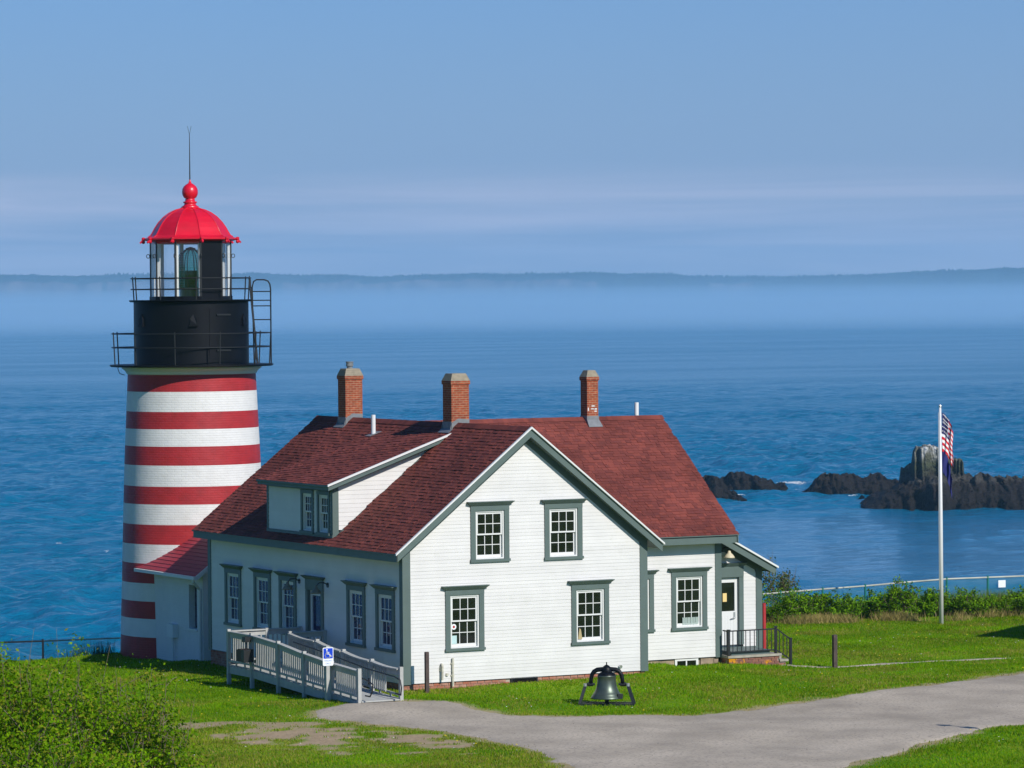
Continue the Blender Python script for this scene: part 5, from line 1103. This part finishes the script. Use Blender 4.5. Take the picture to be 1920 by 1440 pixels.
# ------------------------------------------------------------------ flagpole and flags
fpx, fpy = 24.73, 11.66; fz = gz(fpx, fpy); ft = fz+6.85
fp = thing('flagpole', (fpx, fpy, fz), 'tall white flagpole on the lawn before the hedge', 'flagpole')
MB().tube([(fpx,fpy,fz-.1),(fpx,fpy,fz+3),(fpx,fpy,ft)], [.072,.062,.036], 14).build('pole', M['flagpole'], fp, smooth=True)
MB().lathe([(.004,ft+.10),(.04,ft+.075),(.05,ft+.05),(.04,ft+.02),(.02,ft)], (fpx, fpy), 12).build('finial', M['steel'], fp)
MB().tube([(fpx-.085,fpy-.03,ft-.15),(fpx-.09,fpy-.03,fz+3.2),(fpx-.085,fpy-.03,fz+1.1)], .007, 4).build('halyard', M['flagpole'], fp)
def limp_flag(name, ztop, H, L, m, faces, label, wx=.46, seed=0):
    nu, nv = 26, 30; vv = []; ff = []; mi = []
    for i in range(nu+1):
        for j in range(nv+1):
            h, f = i/nu, j/nv; x = .05 + wx*(f**.75)*(1-.25*f) ; fold = .035*math.sin(f*15+seed+h*2)*min(1, f*4) + .015*math.sin(f*31+h*5); z = ztop-H*h-.86*L*f*(.75+.25*f)
            o = Vector((fpx, fpy, 0)) + Vector((RX, RY, 0))*(x+.012*math.sin(9*h+f*20)) + Vector((FX, FY, 0))*(fold-.02); vv.append((o.x, o.y, z))
    for i in range(nu):
        for j in range(nv): a = i*(nv+1)+j; ff.append((a, a+1, a+nv+2, a+nv+1)); mi.append(faces((i+.5)/nu, (j+.5)/nv))
    o = np_mesh(name, vv, ff, m, smooth=True, midx=mi, org=(fpx, fpy, ztop)); return tag(o, label, 'flag'), np.array(vv).reshape(nu+1, nv+1, 3)
us, grid = limp_flag('national_flag', ft-.16, 1.22, .72, [M['flag_red'], M['flag_white'], M['flag_blue']], lambda h, f: 2 if (h < 7/13 and f < .42) else int(h*13) % 2, 'limp red and white striped flag with a starry blue corner on the pole')
q = MB()
for a in range(5):
    for c in range(6):
        h, f = .05+a*.10, .035+c*.068; i, j = h*26, f*30; P_ = Vector(grid[int(round(i)), int(round(j))]) - Vector((FX, FY, 0))*.022; r0 = .026
        q.add([P_+Vector((RX, RY, 0))*r0*(1 if k_ % 2 == 0 else .42)*math.sin(math.pi*k_/5)+Vector((0,0,1))*r0*(1 if k_ % 2 == 0 else .42)*math.cos(math.pi*k_/5) for k_ in range(10)], [tuple(range(10))])
q.build('stars', M['flag_white'], us, fix=False)
limp_flag('state_flag', ft-1.30, .72, 1.10, [M['state_blue']], lambda h, f: 0, 'plain dark blue flag hanging limp below the striped flag', .40, 2)

# ------------------------------------------------------------------ chain-link fences
def fence(pts, h, label, wire, post_m, rail_m, step=.085):
    f = thing('chain_link_fence', (*pts[0][:2], pts[0][2]), label, 'fence')
    for i, p in enumerate(pts): MB().tube([(p[0],p[1],p[2]-.3),(p[0],p[1],p[2]+h+.06)], .035, 8).build('post', post_m, f)
    for a, c in zip(pts[:-1], pts[1:]):
        a = Vector(a); c = Vector(c); d = c-a; L_ = math.hypot(d.x, d.y)
        MB().tube([a+Vector((0,0,h)), a+d*.5+Vector((0,0,h+.0)), c+Vector((0,0,h))], .027, 6).build('top_rail', rail_m(a, c), f)
        n = int(L_/step); vv = []; ff = []; hh = h-.04; lean = hh
        side = Vector((-d.y, d.x, 0)).normalized()
        def pt(x, z): t = x/L_; return a + d*t + Vector((0,0,z))
        for i in range(-int(hh/step)-1, n+1):
            for sg in (1, -1):
                x0 = i*step if sg == 1 else i*step+hh; x1 = x0+sg*hh; za, zb = 0.0, hh
                lo, hi = (x0, x1)
                def clip(x): return max(0, min(L_, x))
                xa, xb = clip(lo), clip(hi)
                if abs(xb-xa) < .01: continue
                ta = (xa-lo)/(hi-lo); tb = (xb-lo)/(hi-lo); p = pt(xa, hh*ta); q_ = pt(xb, hh*tb); w = .0038; b = len(vv); off = side*.003*sg
                up = Vector((0,0,w)); vv += [p-up+off, q_-up+off, q_+up+off, p+up+off]; ff.append((b,b+1,b+2,b+3))
        np_mesh('chain_link_mesh', [tuple(v) for v in vv], ff, wire, f, org=WORLD[f.name], kind='stuff')
    return f
def at(px, d, dz_=0):
    s = (px-960)/F_PX*d; x, y = sd2xy(s, d); return x, y
FR = []
for px, y, d in ((1425,1115.5,128.0),(1461,1112.5,128.2),(1540,1106,128.7),(1620,1100,129.3),(1697,1093,129.8),(1773,1087,130.3),(1850,1084,130.8),(1930,1081,131.3),(2040,1078,132)):
    hor = 569.6-.0079*px; x, yy = at(px, d); FR.append((x, yy, CAM.z-(y-hor)/F_PX*d-1.2))
fence(FR, 1.2, 'green chain link fence along the bluff behind the hedge on the right', M['wire'], M['green_post'], lambda a, c: M['rail_bleached'])
FL = []
for px, y, d in ((-140,1209,121.5),(-32,1206.5,122.8),(75,1203,124.2),(300,1194,127.5)):
    hor = 569.6-.0079*px; x, yy = at(px, d); FL.append((x, yy, CAM.z-(y-hor)/F_PX*d-1.25))
fence(FL, 1.25, 'dark chain link fence at the cliff edge left of the tower', M['wire_dark'], M['iron'], lambda a, c: M['rail_bleached'] if c.x > FL[2][0]+.1 else M['iron'])
_a, _c = np.array(FR[6]), np.array(FR[7]); _p = _a*.7+_c*.3; _d = (_c-_a)/np.linalg.norm(_c-_a); _n = np.array([_d[1], -_d[0], 0])
q = MB(); P = [_p+_d*u+_n*.10+np.array([0,0,z]) for u, z in ((-.13,.86),(.13,.86),(.13,1.10),(-.13,1.10))]; P2 = [p+_n*.012 for p in P]; q.hexa([P[0],P[1],P2[1],P2[0],P[3],P[2],P2[2],P2[3]])
tag(q.build('fence_sign', M['sign_white']), 'small blank white plate wired to the green fence right of the flagpole', 'sign')

# ------------------------------------------------------------------ shrubs and grass
def leaf_cloud(centers, n, spread, size, rg, flat=.0):
    """leaf quads gathered round the given twig tips"""
    c = centers[rg.integers(0, len(centers), n)] + rg.normal(0, 1, (n, 3))*spread
    u = rg.normal(0, 1, (n, 3)); u /= np.linalg.norm(u, axis=1)[:,None]; w = rg.normal(0, 1, (n, 3)); w -= u*(w*u).sum(1)[:,None]; w /= np.linalg.norm(w, axis=1)[:,None]
    s = size*rg.uniform(.6, 1.35, n)[:,None]
    v = np.stack([c-u*s, c+w*s*.55, c+u*s, c-w*s*.55], 1).reshape(-1, 3); b = np.arange(n)[:,None]*4; f = b+np.array([[0,1,2,3]]); return v, f
def shrub(x, y, rx, h, nleaf, leaf, lm, label, group, seed, nst=9, spread=.10, twig=.014, bare_tips=0, name='shrub', droop=1.0, cat='shrub'):
    rg = np.random.default_rng(seed); z = gz(x, y); o = thing(name, (x, y, z), label, cat, group); q = MB(); tips = []
    for i in range(nst):
        a = rg.uniform(0, 2*math.pi); rr = rx*math.sqrt(rg.uniform(.05, 1)); hh = h*rg.uniform(.6, 1.05)*(1-.35*(rr/rx)**2)
        p0 = Vector((x+rg.normal(0, rx*.2), y+rg.normal(0, rx*.2), z-.1)); p2 = Vector((x+rr*math.cos(a), y+rr*math.sin(a), z+hh)); p1 = (p0+p2)/2 + Vector((0,0,hh*.12))
        q.tube([p0, p1, p2], [twig*1.6, twig, twig*.4], 5)
        for j in range(6):
            t = rg.uniform(.25, 1); b = p0+(p2-p0)*t + Vector((0,0,hh*.12*math.sin(math.pi*t))); e = b+Vector(rg.normal(0, 1, 3))*rx*.30; e.z = max(e.z, z+.12); q.tube([b, (b+e)/2+Vector((0,0,.03)), e], [twig*.6, twig*.45, twig*.25], 4)
            for tt in (.4, .7, 1.0): tips.append(b+(e-b)*tt)
        tips += [p2, p0+(p2-p0)*.8]
        if i < bare_tips: q.tube([p2, p2+Vector((rg.normal(0,.12), rg.normal(0,.12), h*.28))], [twig*.5, twig*.2], 4)
    q.build('branches', M['bark'], o, fix=False)
    v, f = leaf_cloud(np.array([tuple(t) for t in tips]), nleaf, spread*np.array([1,1,.8]), leaf, rg)
    v[:,2] = np.maximum(v[:,2], z+.02); np_mesh('foliage', v, f, lm, o, org=(x, y, z)); return o
# hedge along the bluff, each bush by itself
hp_ = [(1437,1.00,1.05),(1462,.80,.95),(1500,.55,1.0),(1533,.62,1.05),(1556,.45,.85),(1590,.62,.95),(1622,.50,.9),(1655,.66,1.0),(1690,.62,1.05),(1725,.55,.95),(1752,.5,.9),(1800,.52,.85),(1835,.55,.75),(1872,.50,.55),(1905,.55,.75),(1945,.6,.8)]
HL_ = ['first hedge bush, half hidden by the porch corner','hedge bush beside the porch, second from the house','dark gap-side hedge bush third from the house','upright bright hedge bush fourth from the house','narrow hedge bush fifth from the house','rounded hedge bush sixth from the house below a fence post','seventh hedge bush from the house','eighth hedge bush from the house, bright topped','ninth hedge bush from the house','tenth hedge bush, third one left of the flagpole','bush just left of the flagpole foot','tall leafy bush just right of the flagpole','second bush right of the flagpole','low bush below the white fence plate','last low bush but one at the right edge','hedge bush cut by the right edge of the picture']
for i, (px, r, h) in enumerate(hp_):
    d = 126.9+.003*(px-1430)+random.uniform(-.3, .3); x, y = at(px, d)
    shrub(x, y, r, h*random.uniform(.72, 1.12), 2300, .042, M['leaf_hedge'], HL_[i], 'hedge bushes along the green fence', 100+i, nst=10, spread=.06)
x, y = at(1458, 130.0); shrub(x, y, .62, 1.75, 1900, .042, M['leaf_grey'], 'taller sparse bush with bare twigs behind the fence by the porch', None, 77, nst=16, spread=.09, twig=.012, bare_tips=10)
x, y = at(38, 123.0); shrub(x, y, .75, 1.25, 1500, .05, M['leaf_dark'], 'dark bush behind the left fence', None, 78, nst=10, spread=.1)
# near bushes, lower left corner
FB = [(20,61,1.20,3.15),(120,60,1.10,2.75),(205,60.5,1.0,2.5),(285,59.5,.65,2.2),(-60,60,1.2,3.1),(60,57.5,1.0,1.7),(170,57,1.0,1.4),(335,60.5,.40,.95)]
FLAB = ['tallest leafy bush in the lower left corner','second leafy bush from the left in the near thicket','third leafy bush of the near thicket','near bush with sprigs standing up before the tower foot','near bush cut by the left edge of the picture','low near bush in front of the tallest one','low near bush at the bottom edge','small sparse bush at the right end of the near thicket']
for i, (px, d, r, h) in enumerate(FB):
    x, y = at(px, d); shrub(x, y, r, h, int(13000*r), .031, M['leaf_fore'], FLAB[i], 'leafy bushes in the lower left corner', 200+i, nst=24, spread=.14, twig=.011, bare_tips=8)
# the two sprigs that reach up in front of the tower foot
x, y = at(278, 59.2); shrub(x, y, .34, 2.95, 620, .036, M['leaf_fore'], 'lone leafy sprig standing up before the tower foot', 'leafy bushes in the lower left corner', 230, nst=5, spread=.07, twig=.010)
x, y = at(385, 60.5); shrub(x, y, .35, .95, 420, .031, M['leaf_fore'], 'wispy low bush trailing furthest right of the near thicket', 'leafy bushes in the lower left corner', 231, nst=10, spread=.13, twig=.010)

# lawn blades
PA_ = PA
def blades(N, s_rng, d_rng, hgt, wid, reject=True):
    d = np.sqrt(rng.uniform(d_rng[0]**2, d_rng[1]**2, N)); s = rng.uniform(-1, 1, N)*d*.138; x, y = sd2xy(s, d)
    keep = np.ones(N, bool)
    keep &= poly_sdf(x, y, PA_) + ragged(x, y) > rng.uniform(-1, 1, N)**3*.35
    keep &= poly_sdf(x, y, np.array(FOOT)) > rng.uniform(-.04, .08, N)
    bm_ = bare_mask(x, y); keep &= rng.uniform(0, 1, N) > bm_*1.05
    ins = ((x > .0) & (x < HW) & (y > .0) & (y < HL)) | ((x > HW-.1) & (x < 13.1) & (y > YF+.02) & (y < YF+WW)) | ((x > 11.1) & (x < 13.08) & (y > 2.08) & (y < 4)) | ((x > PX0) & (x < PX1) & (y > PY0) & (y < 20)) | ((x-TWX)**2+(y-TWY)**2 < 2.27**2)
    ins |= (x > XF) & (x < XR) & (y > YEND-.1) & (y < -.6)
    keep &= ~ins; keep &= d < edge_d(s)+1.2
    x, y, d = x[keep], y[keep], d[keep]; z = ground_z(x, y); n = len(x)
    hh = hgt*rng.uniform(.5, 1.35, n)*(.25+1.5*fbm(x*.6, y*.6, 41, 4)); a = rng.uniform(0, 2*math.pi, n); w = wid*rng.uniform(.6, 1.3, n); ln = hh*rng.uniform(.1, .8, n); b2 = rng.uniform(0, 2*math.pi, n)
    v = np.empty((n, 3, 3)); v[:,0] = np.stack([x-w*np.cos(a), y-w*np.sin(a), z-.01], 1); v[:,1] = np.stack([x+w*np.cos(a), y+w*np.sin(a), z-.01], 1); v[:,2] = np.stack([x+ln*np.cos(b2), y+ln*np.sin(b2), z+hh], 1)
    pdist = poly_sdf(x, y, PA_); near = np.clip(1-poly_sdf(x, y, np.array([(-11,-1.5),(-3.9,-2.6),(-3.2,-7),(-3.0,-14),(-9,-24),(-16,-12)]))/1.5, 0, 1)
    pd_ = np.clip((fbm(x*.55, y*.55, 51, 4)-.47)*4.5, 0, 1)*.85 + near*np.clip((fbm(x*.5+4, y*.5, 53, 4)-.33)*3.2, 0, .92) + np.clip(.75-pdist*2.2, 0, .75)*(fbm(x*.8, y*.8, 57, 3) > .42) + np.clip((x-16)/20, 0, .3)*np.clip((fbm(x*.4, y*.4, 59, 3)-.45)*8, 0, 1)
    return v.reshape(-1, 3), np.arange(n*3).reshape(-1, 3), (rng.uniform(0, 1, n) < pd_).astype(np.int32)
v, f, gm = blades(760000, None, (84.5, 133), .046, .016); np_mesh('lawn_grass', v, f, [M['grass'], M['grass_dry']], midx=gm, kind='stuff', label='short bright green lawn')
def tufts(name, pts, per, h, w, spread, m, label, lean=.35):
    n = len(pts)*per; P = np.repeat(np.array(pts), per, 0); P = P + rng.normal(0, 1, P.shape)*spread; x, y = P[:,0], P[:,1]; z = ground_z(x, y); hh = h*rng.uniform(.4, 1.2, n); a = rng.uniform(0, 2*math.pi, n); b2 = rng.uniform(0, 2*math.pi, n); l_ = hh*lean*rng.uniform(.2, 1.3, n)
    v = np.empty((n, 3, 3)); v[:,0] = np.stack([x-w*np.cos(a), y-w*np.sin(a), z-.02], 1); v[:,1] = np.stack([x+w*np.cos(a), y+w*np.sin(a), z-.02], 1); v[:,2] = np.stack([x+l_*np.cos(b2), y+l_*np.sin(b2), z+hh], 1)
    np_mesh(name, v.reshape(-1,3), np.arange(n*3).reshape(-1,3), m, kind='stuff', label=label)
pts = [at(px, 125.9+.003*(px-1430)+random.uniform(-.5, .5)) for px in np.linspace(1430, 1960, 150)]; tufts('dry_grass', [p for p in pts if vnoise(p[0]*.9, p[1]*.9, 5) > .36], 55, .30, .012, .16, M['dry'], 'dry tawny grass along the foot of the hedge', .8)
pts = [at(px, 127.6+.003*(px-1430)+random.uniform(-.6, .5)) for px in np.linspace(1440, 1960, 90)]; tufts('tall_grass', pts, 60, .55, .010, .16, M['tallgrass'], 'tall green grass growing through the hedge')
pts = [at(px, 129.0+.003*(px-1430)+random.uniform(-.4, .6)) for px in np.linspace(1720, 1960, 70)]; tufts('tall_grass', pts, 60, .62, .010, .16, M['tallgrass'], 'tall green grass against the fence at the far right')
pts = [at(px, 122.0+random.uniform(-1, 1)) for px in np.linspace(-40, 190, 60)]; tufts('tall_grass', pts, 50, .5, .010, .2, M['leaf_dark'], 'dark grass below the left fence')
def flowers(name, N, m, r, label, dr=(90, 124)):
    vv = []; ff = []
    while len(ff) < N*6:
        d = random.uniform(*dr); s = random.uniform(-.12, .13)*d; x, y = sd2xy(s, d)
        if poly_sdf(np.array([x]), np.array([y]), PA)[0] < .15 or (-.2 < x < 13.2 and -.1 < y < 13) or d > edge_d(s): continue
        z = gz(x, y)+random.uniform(.05, .10); b = len(vv); q = r*random.uniform(.6, 1.2)
        vv += [(x+q*math.cos(a), y+q*math.sin(a), z+q*.2) for a in np.arange(6)/6*2*math.pi] + [(x, y, z+q*.7)]; ff += [(b+i, b+(i+1) % 6, b+6) for i in range(6)]
    np_mesh(name, vv, ff, m, kind='stuff', label=label)
flowers('dandelions', 130, M['dandelion'], .028, 'dandelions scattered over the lawn'); flowers('daisies', 190, M['daisy'], .020, 'tiny white flowers and seed heads in the lawn')
def pebbles(N):
    vv = []; ff = []
    d = rng.uniform(86, 108, N*3); s = rng.uniform(-.13, .13, N*3)*d; x, y = sd2xy(s, d); k_ = poly_sdf(x, y, PA) < .08; x, y = x[k_][:N], y[k_][:N]; z = ground_z(x, y)+.018; n = len(x); r = rng.uniform(.006, .018, n)*rng.choice([1,1,1,1.5], n); a = rng.uniform(0, 6.28, n)
    v = np.empty((n, 5, 3)); 
    for i in range(4): v[:,i] = np.stack([x+r*np.cos(a+i*1.57)*rng.uniform(.7,1.2,n), y+r*np.sin(a+i*1.57)*rng.uniform(.7,1.2,n), z], 1)
    v[:,4] = np.stack([x, y, z+r*.8], 1); b = (np.arange(n)*5)[:,None,None]; f = (b+np.array([[0,1,4],[1,2,4],[2,3,4],[3,0,4]])[None]).reshape(-1,3)
    np_mesh('pebbles', v.reshape(-1,3), f, M['pebble'], kind='stuff', label='loose small stones on the gravel path')
pebbles(2600)

# outside the frame on the right: the shed and lamp post whose shadows reach into the picture
def off_frame():
    A = Vector((23.9, 3.2, 0)); u = Vector((.82, .57, 0)); w = Vector((.57, -.82, 0)); z = -.4; h = 2.85
    sh_ = thing('shed', (26, 3, -.4), 'plain board shed just past the right edge, throwing a shadow on the lawn', 'shed')
    p = [A, A+u*5, A+u*5+w*4, A+w*4]; MB().hexa([(q_.x, q_.y, z-.3) for q_ in p]+[(q_.x, q_.y, z+h) for q_ in p]).build('wall', M['shedwood'], sh_)
    r0, r1 = A+w*2-u*.2, A+w*2+u*5.2; e = [A-u*.2-w*.25, A+u*5.2-w*.25, A+u*5.2+w*4.25, A-u*.2+w*4.25]; q = MB(); zz = z+h
    q.add([(e[0].x,e[0].y,zz-.05),(e[1].x,e[1].y,zz-.05),(r1.x,r1.y,zz+1.2),(r0.x,r0.y,zz+1.2),(e[2].x,e[2].y,zz-.05),(e[3].x,e[3].y,zz-.05)], [(0,1,2,3),(3,2,4,5),(0,3,5),(1,4,2)]); q.build('roof', M['shingle'], sh_)
    bx_, by_ = 8.75, -17.9; zb = gz(bx_, by_); lp = thing('lamp_post', (bx_, by_, zb), 'slim lamp post just past the right edge, its thin shadow lying across the path', 'lamp post')
    MB().tube([(bx_,by_,zb-.2),(bx_,by_,zb+3.4)], .03, 8).build('pole', M['iron'], lp); MB().lathe([(.02,zb+3.4),(.10,zb+3.3),(.14,zb+3.2),(.02,zb+3.2)], (bx_, by_), 12).build('lamp_shade', M['iron'], lp); MB().box(bx_-.12, bx_+.12, by_-.03, by_+.03, zb+2.55, zb+2.8).build('plate', M['iron'], lp)
off_frame()
